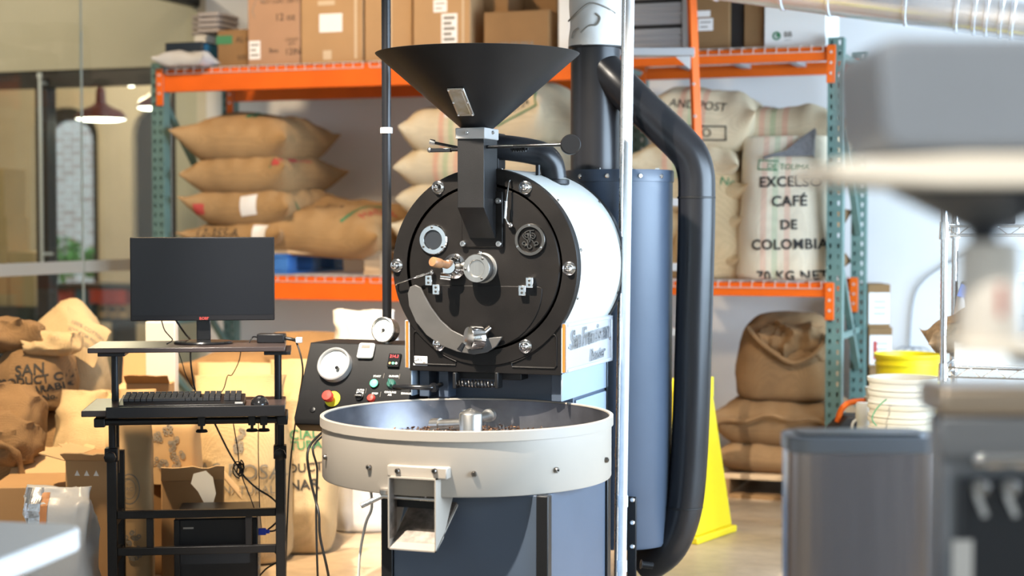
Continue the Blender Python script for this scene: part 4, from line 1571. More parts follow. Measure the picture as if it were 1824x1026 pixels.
# ================================================================== SACKS
def pillow(name, L, W, H, mt, loc, rz=0.0, tilt=(0, 0), seed=0, ear=.10, wr=.010, label='', group=None, N=44, flat=.50, sag=0.0, pinch=.06):
    m = MB()
    rnd = random.Random(seed)
    off = Vector((rnd.uniform(-50, 50), rnd.uniform(-50, 50), rnd.uniform(-50, 50)))
    earz = [rnd.uniform(-.02, .07) for _ in range(4)]
    earl = [rnd.uniform(.5, 1.3) * ear for _ in range(4)]

    def pt(s, t, top):
        u, v = math.sin(PI / 2 * s), math.sin(PI / 2 * t)
        au, av = abs(u), abs(v)
        q = (0 if u < 0 else 1) + (0 if v < 0 else 2)
        cor = (au * av) ** 5
        th = max(0.0, (1 - au ** 4.2) * (1 - av ** 4.2)) ** .5
        x = L / 2 * u * (1 - pinch * (1 - v ** 4) + earl[q] * cor)
        y = W / 2 * v * (1 - pinch * (1 - u ** 4) + earl[q] * cor)
        zc_ = H * .40 + earz[q] * cor * 1.0 + sag * (1 - u * u)
        nz = noise.noise(Vector((x * 5, y * 5, 0)) + off) * H * .10 * th + noise.noise(Vector((x * 13, y * 13, 3 if top else 8)) + off) * wr * (.4 + th)
        e = max(au, av)
        seam = math.sin((x if av > au else y) * 55 + off.x) * .006 * max(0, (e - .55) / .45) ** 2 * (1 if e < .999 else 0)
        if top:
            z = zc_ + H * .60 * th + nz + seam
        else:
            z = max(zc_ - H * flat * th * 1.15 + nz * .5, 0 if e < .9 else -.01)
        return Vector((x, y, z))
    idx = {}
    for top in (True, False):
        for i in range(N + 1):
            for j in range(N + 1):
                edge = i in (0, N) or j in (0, N)
                if edge and not top:
                    idx[(i, j, top)] = idx[(i, j, True)]
                    continue
                m.v.append(pt(-1 + 2 * i / N, -1 + 2 * j / N, top))
                idx[(i, j, top)] = len(m.v) - 1
        for i in range(N):
            for j in range(N):
                m.f.append((idx[(i, j, top)], idx[(i + 1, j, top)], idx[(i + 1, j + 1, top)], idx[(i, j + 1, top)]))
    o = m.build(name, mt, smooth=50)
    o.location = loc
    o.rotation_euler = (tilt[0], tilt[1], rz)
    tag(o, label, 'sack', group)
    # stitched closing seam along one short end
    return o


def loft(name, secs, mt, loc, rz=0.0, seed=0, label='', group=None, wr=.012, n=64, cat='sack', ridge=0.0, tilt=(0, 0), freq=7, cap_top=True, sub=4, twist=0.0):
    """standing sack: rings (z, half width, half depth, exponent, x shift, y shift), smoothly blended"""
    m = MB()
    rnd = random.Random(seed)
    off = Vector((rnd.uniform(-50, 50), rnd.uniform(-50, 50), rnd.uniform(-50, 50)))
    rings = []
    full = [tuple(s) + (0,) * (6 - len(s)) for s in secs]
    pts = [Vector((s[0], s[1], s[2])) for s in full]
    pts2 = [Vector((s[3], s[4], s[5])) for s in full]
    a, b = smooth_path(pts, sub), smooth_path(pts2, sub)
    K = len(a)
    for i in range(K):
        z, hw, hd = a[i]
        ex, sx, sy = b[i]
        for j in range(n):
            t = 2 * PI * j / n
            c, s = math.cos(t), math.sin(t)
            x = math.copysign(abs(c) ** (2 / ex), c) * hw + sx
            y = math.copysign(abs(s) ** (2 / ex), s) * hd + sy
            p = Vector((x, y, z))
            k = noise.noise(p * freq + off) * wr + noise.noise(p * freq * 2.7 + off) * wr * .45
            if ridge:
                r_ = 1 - abs(noise.noise(Vector((p.x, p.y, p.z * .8)) * freq * .8 + off)) * 2
                k += (max(0, r_) ** 3) * ridge - ridge * .3
                r2 = 1 - abs(noise.noise(p * freq * 1.7 - off)) * 2
                k += (max(0, r2) ** 3) * ridge * .5
            dv = Vector((x - sx, y - sy, 0))
            if dv.length > 1e-6:
                dv.normalize()
            fz = 0 if i == 0 else 1
            p += dv * k * fz + Vector((0, 0, k * .5 * (i / K)))
            m.v.append(p)
    for i in range(K - 1):
        for j in range(n):
            m.f.append((i * n + j, i * n + (j + 1) % n, (i + 1) * n + (j + 1) % n, (i + 1) * n + j))
    m.f.append(tuple(reversed(range(n))))
    if cap_top:
        m.f.append(tuple(range((K - 1) * n, K * n)))
    o = m.build(name, mt, smooth=60)
    o.location = loc
    o.rotation_euler = (tilt[0], tilt[1], rz)
    return tag(o, label, cat, group)


def on_front(o, art, x, z, m, ang=0.0, name='printed_lettering', yaw=0.0, lift=.004):
    """print on the side that faces -Y of the sack's own frame; ang turns the print in its plane"""
    ca, sa = math.cos(ang), math.sin(ang)
    h = Vector((math.cos(yaw), math.sin(yaw), 0))
    ax = h * ca + Vector((0, 0, sa))
    ay = h * -sa + Vector((0, 0, ca))
    base = h * x + Vector((0, 0, z))
    return print_on(o, art, base, ax, ay, m, name, lift)


def on_top(o, art, x, y, m, ang=0.0, name='printed_lettering', lift=.004):
    ca, sa = math.cos(ang), math.sin(ang)
    return print_on(o, art, (x, y, .4), (ca, sa, 0), (-sa, ca, 0), m, name, lift)


def on_side(o, art, y, z, m, name='printed_lettering', lift=.004, ang=0.0):
    """print on the side that faces +X"""
    ca, sa = math.cos(ang), math.sin(ang)
    return print_on(o, art, (0, y, z), Vector((0, ca, sa)), Vector((0, -sa, ca)), m, name, lift)


MZ = ZM + .011
# --- blue-block pallet on the middle level
def pallet(label, x0, x1, y0, y1, z, blue=False, h=.13):
    t = thing('pallet', label, 'pallet', ((x0 + x1) / 2, (y0 + y1) / 2, z))
    hw, hd = (x1 - x0) / 2, (y1 - y0) / 2
    for i in range(6):
        y = -hd + .05 + (2 * hd - .1) * i / 5
        MB().bx(-hw, hw, y - .05, y + .05, h - .02, h).build('deck_board', 'pallet_wood', t, bevel=.002)
    for i in range(3):
        x = -hw + .06 + (2 * hw - .12) * i / 2
        MB().bx(x - .05, x + .05, -hd, hd, h - .04, h - .0205).build('stringer_board', 'pallet_blue' if blue and i == 1 else 'pallet_wood', t, bevel=.002)
        for j in range(3):
            y = -hd + .06 + (2 * hd - .12) * j / 2
            MB().bx(x - .05, x + .05, y - .055, y + .055, .018, h - .0405).build('block', 'pallet_blue' if blue and i == 1 else 'pallet_wood', t, bevel=.004)
        MB().bx(x - .05, x + .05, -hd, hd, 0, .0175).build('bottom_board', 'pallet_blue' if blue and i == 1 else 'pallet_wood', t, bevel=.002)
    return t


xa = onY(330, 470, 8.15).x
xb = onY(688, 470, 8.15).x
pallet('wooden pallet with blue blocks under the tan sacks', xa, xb, 8.10, 8.80, MZ, True)
PZ = MZ + .13
# --- stack of tan sacks on its left
gt = 'tan sacks stacked on the blue pallet'
sx_ = onY(458, 300, 8.3).x
names = ['lowest tan sack of the left stack, with stencilled numbers', 'second tan sack from the bottom with red print and a white tag',
         'middle tan sack of the left stack, plain with a small red mark', 'top tan sack of the left stack, with a raised front corner']
hts = [.155, .205, .215, .235]
zz = PZ
st_ = []
dxs = [0, .02, -.02, -.05]
for i, h in enumerate(hts):
    o = pillow('coffee_sack', .60 + .01 * (i % 2), .72, h * 1.12, 'jute_tan', (sx_ + dxs[i], 8.42, zz), rz=.05 * (i - 1.5), seed=11 + i * 3, ear=.14, label=names[i], group=gt, pinch=.03)
    zz += h * .86
    st_.append(o)
on_front(st_[0], flat_text('12-355-A', .072), -.10, .09, 'black_print')
on_front(st_[0], flat_poly([(-.045, -.05, .045, .05)]), .17, .085, 'label_white', name='paper_tag')
on_front(st_[1], flat_poly([(-.05, -.055, .05, .055)]), .06, .11, 'label_white', .12, name='paper_tag')
on_side(st_[1], flat_join(flat_text('EXPORT', .07, 0, .0)), .0, .07, 'red_print')
on_side(st_[1], flat_ring(.26, .275, 30, (0, .16), PI * 1.15, PI * 1.85, .75), -.02, .06, 'green_print', name='printed_arc')
on_front(st_[1], flat_poly([(-.03, -.03, .03, .03)]), -.24, .09, 'red_print', name='printed_mark')
on_front(st_[2], flat_poly([(-.03, -.02, .02, .02)]), .25, .17, 'red_print', name='printed_mark')
on_front(st_[2], flat_poly([(-.035, -.035, -.028, .035)]), .25, .17, 'green_print', name='printed_mark')
on_top(st_[3], flat_poly([(-.012, -.10, .012, .10), (.03, -.10, .045, .10)]), .05, -.16, 'green_print', name='printed_stripe')

o = pillow('coffee_sack', .80, .66, .24, 'jute_tan', (onY(600, 430, 8.3).x, 8.38, PZ + .015), rz=-.10, tilt=(.20, .05), seed=40, ear=.10, label='tan sack lying right of the stack with green and black print', group=gt)
on_top(o, flat_text('E1', .07, 0, .07), -.05, -.08, 'black_print')
on_top(o, flat_text('CC-MOKA-4', .05, 0, -.03), -.05, -.08, 'black_print')
on_top(o, flat_poly([(-.010, -.16, .010, .16)]), .20, -.10, 'green_print', -.3, name='printed_stripe')
on_top(o, flat_text('MADRE', .075), .29, -.09, 'red_print', 1.25)
# rear sacks seen between pipe and drum
o = pillow('coffee_sack', .5, .6, .16, 'jute_dark', (onY(668, 470, 8.6).x, 8.55, PZ), seed=44, label='dark brown sack behind the black gas pipe', group=gt)

# --- two stacks of cream sacks behind the roaster
gc = 'cream striped sacks behind the roaster'
PB0, PB1 = onY(700, 480, 8.15).x, onY(1010, 480, 8.15).x
pallet('wooden pallet under the cream sacks behind the roaster', PB0 + .02, PB1 - .03, 8.12, 8.80, MZ)
for i, (h, lab) in enumerate(((.20, 'bottom cream sack of the stack left of the feed chute'), (.20, 'second cream sack up, left of the feed chute'), (.20, 'third cream striped sack up, left of the feed chute'), (.235, 'top cream striped sack under the hopper, left of the feed chute'))):
    o = pillow('coffee_sack', .62, .66, h * 1.12, 'jute_striped', (PB0 + .33 + .02 * (i % 2), 8.44, PZ + sum((.20, .20, .20, .2)[:i]) * .87), rz=.04 * (i - 1), seed=60 + i, label=lab, group=gc, pinch=.02, ear=.03)
    if i == 2:
        on_front(o, flat_text('CAFE', .06), .12, .05, 'green_print')
    if i == 3:
        on_front(o, flat_poly([(-.05, -.03, .04, .03)]), -.02, .21, 'plastic_milky', name='paper_tag')
for i, (h, lab) in enumerate(((.21, 'bottom cream sack behind the drum'), (.21, 'second cream sack up behind the drum'), (.21, 'third cream sack up behind the drum'), (.30, 'top cream sack behind the black lever knob, framed green print'))):
    o = pillow('coffee_sack', .64, .66, h * 1.12, 'jute_striped', (PB1 - .37, 8.44, PZ + sum((.21, .21, .21, .2)[:i]) * .87), rz=-.05 * i, tilt=(.0, -.10 if i == 3 else 0), seed=70 + i, label=lab, group=gc, pinch=.02, ear=.03)
    if i == 3:
        fr4 = flat_join(flat_poly([(-.13, .035, .13, .043), (-.13, -.043, .13, -.035), (-.13, -.043, -.122, .043), (.122, -.043, .13, .043)], 4))
        on_front(o, fr4, .17, .17, 'green_print', .30, name='printed_frame')
        on_front(o, flat_text('10001.24', .048), .17, .17, 'black_print', .30)

# --- right bay: stack of sacks, the standing EXCELSO sack, sack lying behind
gr = 'sacks in the right bay'
RBX = onY(1235, 300, 8.35).x
zz = MZ
for i, (h, lab) in enumerate(((.20, 'bottom cream sack of the right-bay stack'), (.20, 'second cream sack of the right-bay stack'), (.20, 'third cream sack of the right-bay stack'), (.19, 'fourth cream sack of the right-bay stack, below the top one'), (.29, 'pale striped sack on top of the right-bay stack, black stencil'))):
    o = pillow('coffee_sack', .56, .66, h * 1.1, 'jute_striped' if i > 2 else 'jute_cream', (RBX + (.05 if i == 4 else 0), 8.46, zz), rz=.05 * (i % 3 - 1), tilt=(0, .08 if i == 4 else 0), seed=80 + i, label=lab, group=gr, pinch=.03)
    zz += h * .82
    if i == 4:
        on_front(o, flat_text('AND POST', .060), .0, .215, 'black_print', -.03)
        on_front(o, flat_join(flat_poly([(-.10, .03, .10, .037), (-.10, -.037, .10, -.03), (-.10, -.037, -.093, .037), (.093, -.037, .10, .037)], 3), flat_text('O', .06)), .06, .08, 'black_print', .05, name='printed_frame')
# sack standing just left of the EXCELSO one, mostly behind the duct
c = onY(1268, 490, 8.20)
o = loft('coffee_sack', [(0, .16, .13, 3), (.03, .20, .16, 3), (.22, .195, .16, 3), (.45, .165, .13, 2.6), (.58, .13, .09, 2.4), (.64, .14, .035, 2.2), (.69, .17, .018, 2.2)], 'jute_cream', (c.x, 8.26, MZ), rz=.1, seed=91, label='cream standing sack just right of the black duct', group=gr)
on_front(o, flat_text('No', .06), .08, .48, 'green_print', -.15)
# EXCELSO sack
c = onY(1396, 490, 8.14)
ES = loft('coffee_sack', [(0, .215, .14, 3.2), (.03, .245, .165, 3.2), (.20, .238, .17, 3), (.42, .222, .155, 2.9), (.56, .215, .13, 2.7), (.645, .22, .10, 2.5), (.70, .215, .095, 2.4), (.685, .19, .075, 2.4), (.60, .17, .06, 2.4)], 'jute_pale', (c.x, 8.22, MZ), rz=.0, seed=93, label='pale standing sack printed EXCELSO CAFÉ DE COLOMBIA 70 KG NET', group=gr, wr=.010)
ES.data.materials[0] = MAT['jute_white']
for txt, v, sz, dx in (('EXCELSO', 324, .068, 0), ('CAFÉ', 359, .070, .0), ('DE', 401, .064, .0), ('COLOMBIA', 436, .068, .0), ('70 KG NET', 492, .066, .015)):
    p = onY(1405, v, 8.06)
    on_front(ES, flat_text(txt, sz, 0, 0, bold=.0018, spacing=1.08), p.x - c.x + dx, p.z - MZ, 'black_print', .02)
p = onY(1372, 296, 8.06)
on_front(ES, flat_join(flat_poly([(-.05, -.02, -.044, .03), (-.05, .024, .05, .03), (-.05, -.02, .05, -.014)], 3), flat_text('DE TOLIMA', .040, .10, .0)), p.x - c.x - .02, p.z - MZ, 'green_print', -.06, name='printed_frame')
p = onY(1430, 258, 8.06)
MB().add([(-.09, -.155, .60), (.15, -.15, .60), (.155, -.10, .74), (.10, -.12, .70), (.02, -.14, .63), (-.09, -.10, .58), (.15, -.06, .58), (.15, -.05, .72)],
         [(0, 1, 2, 3, 4), (0, 4, 5), (1, 6, 7, 2), (5, 4, 3, 7, 6)]).build('inner_liner', 'liner_grey', ES, smooth=0)
o = pillow('coffee_sack', .62, .60, .26, 'jute_striped', (onY(1400, 240, 8.5).x, 8.53, MZ + .60), rz=.03, tilt=(-.04, -.02), seed=97, ear=.16, label='striped sack lying behind the EXCELSO sack, its ear sticking out right', group=gr)
on_top(o, flat_text('CAFE DE COLOMBIA', .05), .0, -.1, 'black_print', .05)
for k_, zz_ in enumerate((0, .2, .4)):
    pillow('coffee_sack', .56, .50, .22, 'jute_dark', (onY(1400, 240, 8.6).x, 8.58, MZ + zz_), seed=120 + k_, label=('lowest', 'middle', 'upper')[k_] + ' dark sack hidden behind the EXCELSO sack', group=gr, N=24)

# --- lower right: sacks on a pallet on the floor
gl_ = 'brown sacks on the floor pallet'
f0, f1 = onY(1290, 860, 8.15).x, onY(1482, 860, 8.15).x
pt_ = thing('pallet', 'wooden pallet on the floor under the brown sacks', 'pallet', ((f0 + f1) / 2, 8.45, 0))
hw = (f1 - f0) / 2
for i in range(6):
    y = -.33 + .66 * i / 5
    MB().bx(-hw, hw, y - .05, y + .05, .095, .12).build('deck_board', 'pallet_wood', pt_, bevel=.003)
for x in (-hw + .03, hw - .03):
    MB().bx(x - .02, x + .02, -.38, .38, .02, .0945).build('stringer', 'kraft_dark', pt_, bevel=.003)
MB().bx(-hw, hw, -.38, -.30, 0, .0195).build('bottom_board', 'kraft_dark', pt_)
MB().bx(-hw, hw, .30, .38, 0, .0195).build('bottom_board', 'kraft_dark', pt_)
fc = (f0 + f1) / 2
s1_ = pillow('coffee_sack', .60, .74, .175, 'jute_dark', (fc + .01, 8.45, .12), seed=131, label='bottom brown sack on the floor pallet', group=gl_, pinch=.02, ear=.05)
s2_ = pillow('coffee_sack', .62, .74, .24, 'jute_dark', (fc, 8.45, .26), seed=134, label='middle brown sack on the floor pallet, with a gaping fold', group=gl_, pinch=.02, ear=.06)
fold = []
for i in range(15):
    t = i / 14
    fold.append((-.30 + .60 * t, -.38 - .012 * math.sin(PI * t), .10 + .05 * math.sin(PI * t * .9) + .012 * math.sin(t * 17)))
MB().tube(fold, .012, n=8).build('folded_hem', 'jute_dark', s2_)
o = loft('coffee_sack', [(0, .21, .20, 3), (.03, .255, .23, 3), (.16, .25, .22, 2.9), (.28, .235, .20, 2.8), (.37, .20, .17, 2.6), (.42, .15, .12, 2.4), (.435, .06, .05, 2)], 'jute_dark', (fc + .015, 8.38, .475), seed=137, label='upright brown sack with its mouth rolled down, right of the yellow cone', group=gl_, wr=.012, ridge=.008, freq=5)
cuff = loft('rolled_mouth', [(.17, .10, .03, 2.4), (.20, .17, .07, 2.4), (.27, .185, .10, 2.3), (.33, .16, .10, 2.2), (.375, .08, .06, 2)], 'jute_dark', (.05, -.115, .0), seed=139, wr=.014, ridge=.045, freq=9, n=80)
for k_ in ('label', 'category', 'group'):
    if k_ in cuff:
        del cuff[k_]
cuff.parent = o
hem = smooth_path([(-.17, -.19, .36), (-.10, -.215, .29), (-.02, -.235, .235), (.06, -.24, .195), (.14, -.225, .22), (.20, -.20, .28), (.225, -.17, .34)], 5)
MB().tube(hem, .012, n=8).build('hem', 'jute_dark', o)

# ================================================================== GOODS ON TOP OF THE RACK
TZ_ = ZT + .012
gb = 'cartons on top of the rack'


def rack_box(name, label, u0, u1, v_top, y, dep, m, rz=0.0, z0=TZ_, bevel=.004, group=gb, cat='box'):
    a, b = onY(u0, 90, y), onY(u1, 90, y)
    zt = v_top if v_top < 6 else onY((u0 + u1) / 2, v_top, y).z
    return carton(name, label, (a.x, y, z0), (b.x, y + dep, zt), m, rz, group, cat, bevel)


def box_label(t, x, z, w, h, m='label_white', bars=0, name='paper_label'):
    sy = t['sy']
    p = MB().bx(x - w / 2, x + w / 2, -sy / 2 - .002, -sy / 2, z - h / 2, z + h / 2).build(name, m, t)
    for i in range(bars):
        zz = z + h / 2 - h * (i + .8) / (bars + .6)
        MB().bx(x - w * .36, x + w * (.36 if i % 2 == 0 else .15), -sy / 2 - .0026, -sy / 2 - .002, zz - h * .05, zz + h * .05).build('printed_line', 'grey_print', p)
    return p


def box_text(t, txt, x, z, size, m='black_print', **kw):
    return letters(txt, size, (x, -t['sy'] / 2, z), (1, 0, 0), (0, 0, 1), m, t, **kw)


nb = rack_box('gadget_box', 'dark navy box with small white and red print at the rack end', 297, 363, 77, 8.10, .30, 'navy_box', z0=TZ_ + .02)
MB().bx(nb['sx'] / 2, nb['sx'] / 2 + .001, -.13, .13, .01, nb['sz'] - .01).build('blue_end', 'blue_box', nb)
box_text(nb, 'COMPLIANCE', -.01, nb['sz'] * .48, .030, 'white_print')
bwrap = MB()
o = pillow('bubble_bag', .30, .16, .085, 'bubble_wrap', (onY(340, 110, 8.05).x, 8.02, TZ_), seed=150, wr=.02, label='crumpled bubble wrap bag in front of the navy box', N=26)
o['category'] = 'bag'
rb = rack_box('small_carton', 'small dark tan carton beside the tall pink-brown carton', 390, 443, 55, 8.14, .35, 'kraft_dark')
box_text(rb, 'AL·G', .07, rb['sz'] * .72, .045)
box_text(rb, 'SIZE', .06, rb['sz'] * .25, .032)
MB().bx(-.10, .0, -rb['sy'] / 2 - .002, -rb['sy'] / 2, rb['sz'] * .62, rb['sz'] * .85).build('printed_patch', 'green_print', rb)
tb = rack_box('tall_carton', 'tall pink-brown carton printed 12 oz', 444, 536, 2.62, 8.12, .40, 'kraft_pink')
box_text(tb, '12 oz', .07, onY(510, 33, 8.12).z - TZ_, .055)
box_text(tb, 'HOT CUPS - 500 CT', .045, onY(510, 5, 8.12).z - TZ_, .028)
box_text(tb, '12IN', .115, onY(525, 94, 8.12).z - TZ_, .048)
box_text(tb, 'COUNT\nQTY', .11, onY(525, 76, 8.12).z - TZ_, .022)
box_text(tb, 'Box', -.0, onY(490, 92, 8.12).z - TZ_, .036)
box_label(tb, onY(456, 90, 8.12).x - tb.location.x, onY(456, 91, 8.12).z - TZ_, .068, .10, bars=3)
sh = MB()
for a, b in (((-.13, .30), (-.10, .37)), ((-.10, .37), (-.055, .345)), ((-.13, .30), (-.115, .26))):
    sh.bar((a[0], -tb['sy'] / 2 - .001, a[1]), (b[0], -tb['sy'] / 2 - .001, b[1]), .001, .004, Vector((1, 0, 0)))
sh.build('printed_cup_outline', 'grey_print', tb)
mb = rack_box('wide_carton', 'wide tan carton with one blank white shipping label', 538, 647, 2.62, 8.12, .45, 'kraft')
box_label(mb, onY(591, 43, 8.12).x - mb.location.x, onY(591, 43, 8.12).z - TZ_, .135, .098)
MB().bx(.135, .150, -mb['sy'] / 2 - .0012, -mb['sy'] / 2, .02, mb['sz'] - .02).build('tape', 'tape_clear', mb)
MB().bx(-.05, .0, -mb['sy'] / 2 - .0012, -mb['sy'] / 2, .02, .07).build('tape', 'tape_clear', mb)
MB().bx(-.08, .02, -mb['sy'] / 2 - .0012, -mb['sy'] / 2, .31, .335).build('tape', 'tape_clear', mb)
m2 = rack_box('wide_carton', 'plain tan carton right behind the black gas pipe', 651, 735, 2.62, 8.13, .45, 'kraft')
MB().bx(-.02, .02, -m2['sy'] / 2 - .0012, -m2['sy'] / 2, .0, m2['sz']).build('tape', 'tape_clear', m2)
m3 = rack_box('wide_carton', 'tan carton with two white labels left of the hopper rim', 737, 838, 2.62, 8.11, .45, 'kraft')
box_label(m3, onY(785, 13, 8.11).x - m3.location.x, onY(785, 13, 8.11).z - TZ_, .075, .065, bars=2)
box_label(m3, onY(801, 53, 8.11).x - m3.location.x, onY(801, 53, 8.11).z - TZ_, .088, .155, bars=5)
MB().bx(.115, .125, -m3['sy'] / 2 - .0012, -m3['sy'] / 2, .0, m3['sz']).build('tape', 'tape_clear', m3)
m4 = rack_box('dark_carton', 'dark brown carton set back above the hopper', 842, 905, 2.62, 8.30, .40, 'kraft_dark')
m5 = rack_box('orange_carton', 'low orange-brown carton with a printed bar code above the hopper', 862, 978, 22, 8.12, .40, 'kraft_dark')
for i in range(11):
    MB().bx(-.10 + i * .018, -.10 + i * .018 + (.010 if i % 3 else .005), -m5['sy'] / 2 - .0015, -m5['sy'] / 2, .02, .075).build('bar_code_bar', 'grey_print', m5)
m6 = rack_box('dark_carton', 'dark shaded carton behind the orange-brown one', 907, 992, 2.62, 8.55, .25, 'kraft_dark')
m7 = rack_box('white_post_box', 'tall white narrow box left of the wrapped stack', 994, 1016, 2.62, 8.12, .35, 'paper_white')
# stacked cup trays in plastic at the left end
for k, (u0, u1, va, vb, lab) in enumerate(((352, 398, 22, 60, 'wrapped stack of grey cup trays, left one'), (396, 432, 22, 55, 'wrapped stack of grey cup trays, right one'))):
    a, b = onY(u0, vb, 8.48), onY(u1, va, 8.48)
    z0 = TZ_ + .22 if k == 0 else rb['sz'] + TZ_ + .0
    t = thing('tray_stack', lab, 'trays', ((a.x + b.x) / 2, 8.55 if k == 0 else 8.34, z0), 0, 'wrapped cup trays on the rack')
    w = (b.x - a.x) / 2
    for i in range(4):
        MB().bx(-w, w, -.12, .12, i * .030, i * .030 + .024).build('tray', 'cups_grey', t, bevel=.006)
carton('white_carton', 'white carton under the wrapped cup trays', (onY(352, 70, 8.45).x, 8.43, TZ_), (onY(388, 70, 8.45).x, 8.72, TZ_ + .22), 'paper_white', group=gb)

# right of the stack: ribbed metal panels, cartons, white carton
rg = thing('ribbed_panels', 'stack of grey ribbed metal shelf panels on the rack', 'metal panels', (onY(1165, 60, 8.2).x, 8.4, TZ_))
for i in range(4):
    z0 = i * .128
    m = MB()
    m.bx(-.17, .145, -.22, .2, z0 + .014, z0 + .122)
    MBp = m.build('panel', 'ribbed_grey', rg, bevel=.004)
    for j in range(3):
        MB().cyl((-.17, -.222, z0 + .036 + j * .03), (.145, -.222, z0 + .036 + j * .03), .009, n=10).build('rib', 'ribbed_grey', MBp)
    MB().bx(-.165, .14, -.215, .19, z0, z0 + .0135).build('spacer', 'black_box', rg)
MB().bx(.150, .180, -.235, -.20, 0, .53).build('corner_post', 'cap_grey', rg, bevel=.003)
m8 = rack_box('wrapped_carton', 'plastic-wrapped tan carton with two white labels right of the orange ladder rail', 1236, 1297, 2.56, 8.12, .4, 'kraft_dark')
box_label(m8, onY(1250, 27, 8.12).x - m8.location.x, onY(1250, 27, 8.12).z - TZ_, .075, .030)
box_label(m8, onY(1255, 46, 8.12).x - m8.location.x, onY(1255, 46, 8.12).z - TZ_, .075, .060, bars=2)
m9 = rack_box('black_carton', 'narrow black carton between the brown cartons', 1298, 1322, 2.56, 8.16, .4, 'black_box')
m10 = rack_box('dark_carton', 'dark brown carton left of the white carton', 1323, 1357, 2.56, 8.14, .4, 'kraft_dark')
m11 = rack_box('white_carton', 'white carton with round green logo at the rack end', 1359, 1468, 2.52, 8.11, .4, 'paper_white')
lg = onY(1381, 66, 8.11)
art = flat_join(flat_ring(.012, .021, 24), flat_ring(.0, .008, 12, (.004, .002)))
MB().add([(lg.x - m11.location.x + x, -m11['sy'] / 2 - .0015, lg.z - TZ_ + y) for x, y in art[0]], art[1]).build('round_logo', 'green_print', m11, smooth=0)
box_text(m11, 'BB', lg.x - m11.location.x + .055, lg.z - TZ_ + .004, .036, 'grey_print', bold=.001)
box_text(m11, 'papers', lg.x - m11.location.x + .055, lg.z - TZ_ - .02, .012, 'grey_print')

# orange stepladder in front of the right bay
lt, lb = at(1230, -8, 7.86), at(1268, 916, 7.70)
lt2, lb2 = at(1085, -8, 7.86), at(1050, 916, 7.70)
LD = thing('stepladder', 'orange fibreglass stepladder leaning before the right bay', 'ladder', (lb.x, lb.y, 0))
lo = Vector(LD.location)


def lz(pt, pb, z):
    t = (z - pb.z) / (pt.z - pb.z)
    return pb + (pt - pb) * t - lo


for pt, pb in ((lt, lb), (lt2, lb2)):
    a, b = lz(pt, pb, 0), lz(pt, pb, 2.62)
    rl = MB().bar(a, b, .042, .026).build('rail', 'orange_paint', LD, bevel=.004)
    for z in (2.13, 2.00, 1.85, 1.66):
        q = lz(pt, pb, z)
        MB().lathe([(.008, 0), (.007, .004), (0, .005)], q + Vector((0, -.022, 0)), NY, n=10).build('rivet', 'wire_zinc', rl)
for z in (2.15, 1.45, 1.15, .85, .55, .25):
    a, b = lz(lt2, lb2, z), lz(lt, lb, z)
    MB().bar(a, b, .085, .036).build('step', 'ribbed_grey', LD, bevel=.003)
b = lz(lt, lb, 2.12)
MB().prism([(-.07, .0), (.0, .0), (.0, -.06)], -.01, .01, b + Vector((-.012, -.02, .01)), (1, 0, 0), (0, 0, 1), (0, 1, 0)).build('gusset', 'galvanised', LD)

# ================================================================== COMPUTER DESK
dk = at(325, 738, 5.44)
DR = math.radians(27)
D0 = Vector((dk.x, dk.y, 0))
DK = thing('computer_cart', 'black rolling computer cart with monitor shelf and keyboard tray', 'desk', D0, DR)
DM = Matrix.Rotation(DR, 3, 'Z')
DMi = DM.inverted()


def DL(u, v, y):
    """point of the photo on the desk-frame plane at depth y, in desk coordinates"""
    o = DMi @ (EYE - D0)
    r = DMi @ ray(u, v)
    t = (y - o.y) / r.y
    return o + r * t


def dpart(m, name, mt='desk_black', **kw):
    return m.build(name, mt, DK, **kw)


KZ, SZ = .747, .938
dpart(MB().bx(-.327, .327, 0, .39, KZ - .020, KZ), 'keyboard_tray', 'desk_top', bevel=.003)
dpart(MB().bx(-.327, .327, .17, .50, SZ - .017, SZ), 'monitor_shelf', 'desk_top', bevel=.003)
lx, rx = DL(203, 660, .30).x, DL(494, 660, .30).x
fx0, fx1 = DL(196, 900, .20).x, DL(497, 900, .20).x
for x in (lx, rx):
    dpart(MB().cyl((x, .30, .50), (x, .30, SZ - .017), .0125, n=18), 'upper_post')
    dpart(MB().bx(x - .045, x + .045, .19, .47, SZ - .030, SZ - .0175), 'shelf_bracket', bevel=.002)
for x in (fx0, fx1):
    dpart(MB().bx(x - .016, x + .016, .182, .218, .03, .60), 'leg', bevel=.003)
    dpart(MB().cyl((x + .002, .200, .55), (x + .002, .200, KZ - .024), .0125, n=18), 'inner_post')
    dpart(MB().bx(x - .016, x + .016, .42, .456, .03, .56), 'leg', bevel=.003)
    dpart(MB().bx(x - .014, x + .014, .218, .42, .33, .36), 'side_rail', bevel=.002)
    dpart(MB().bx(x - .014, x + .014, .218, .42, .20, .23), 'side_rail', bevel=.002)
    dpart(MB().bx(x - .020, x + .020, -.02, .56, .03, .058), 'foot', bevel=.004)
    dpart(MB().bx(x - .022, x + .022, .176, .226, .555, .60), 'clamp_collar', bevel=.003)
    s = -1 if x == fx0 else 1
    kn = MB().cyl((x + s * .0, .172, .575), (x + s * .0, .145, .575), .008, n=12)
    kn.lathe([(0, 0), (.020, 0), (.020, .012), (.012, .016), (0, .016)], (x, .148, .575), NY, n=8)
    dpart(kn, 'clamp_knob', 'black_satin')
    for yy in (0, .54):
        cs_ = dpart(MB().cyl((x - .010, yy, .018), (x + .010, yy, .018), .018, n=18), 'caster', 'black_satin')
zb1, zb2 = DL(350, 917, .2).z, DL(350, 983, .2).z
for z in (zb1, zb2):
    dpart(MB().bx(fx0 + .016, fx1 - .016, .188, .212, z - .013, z + .013), 'cross_bar', bevel=.002)
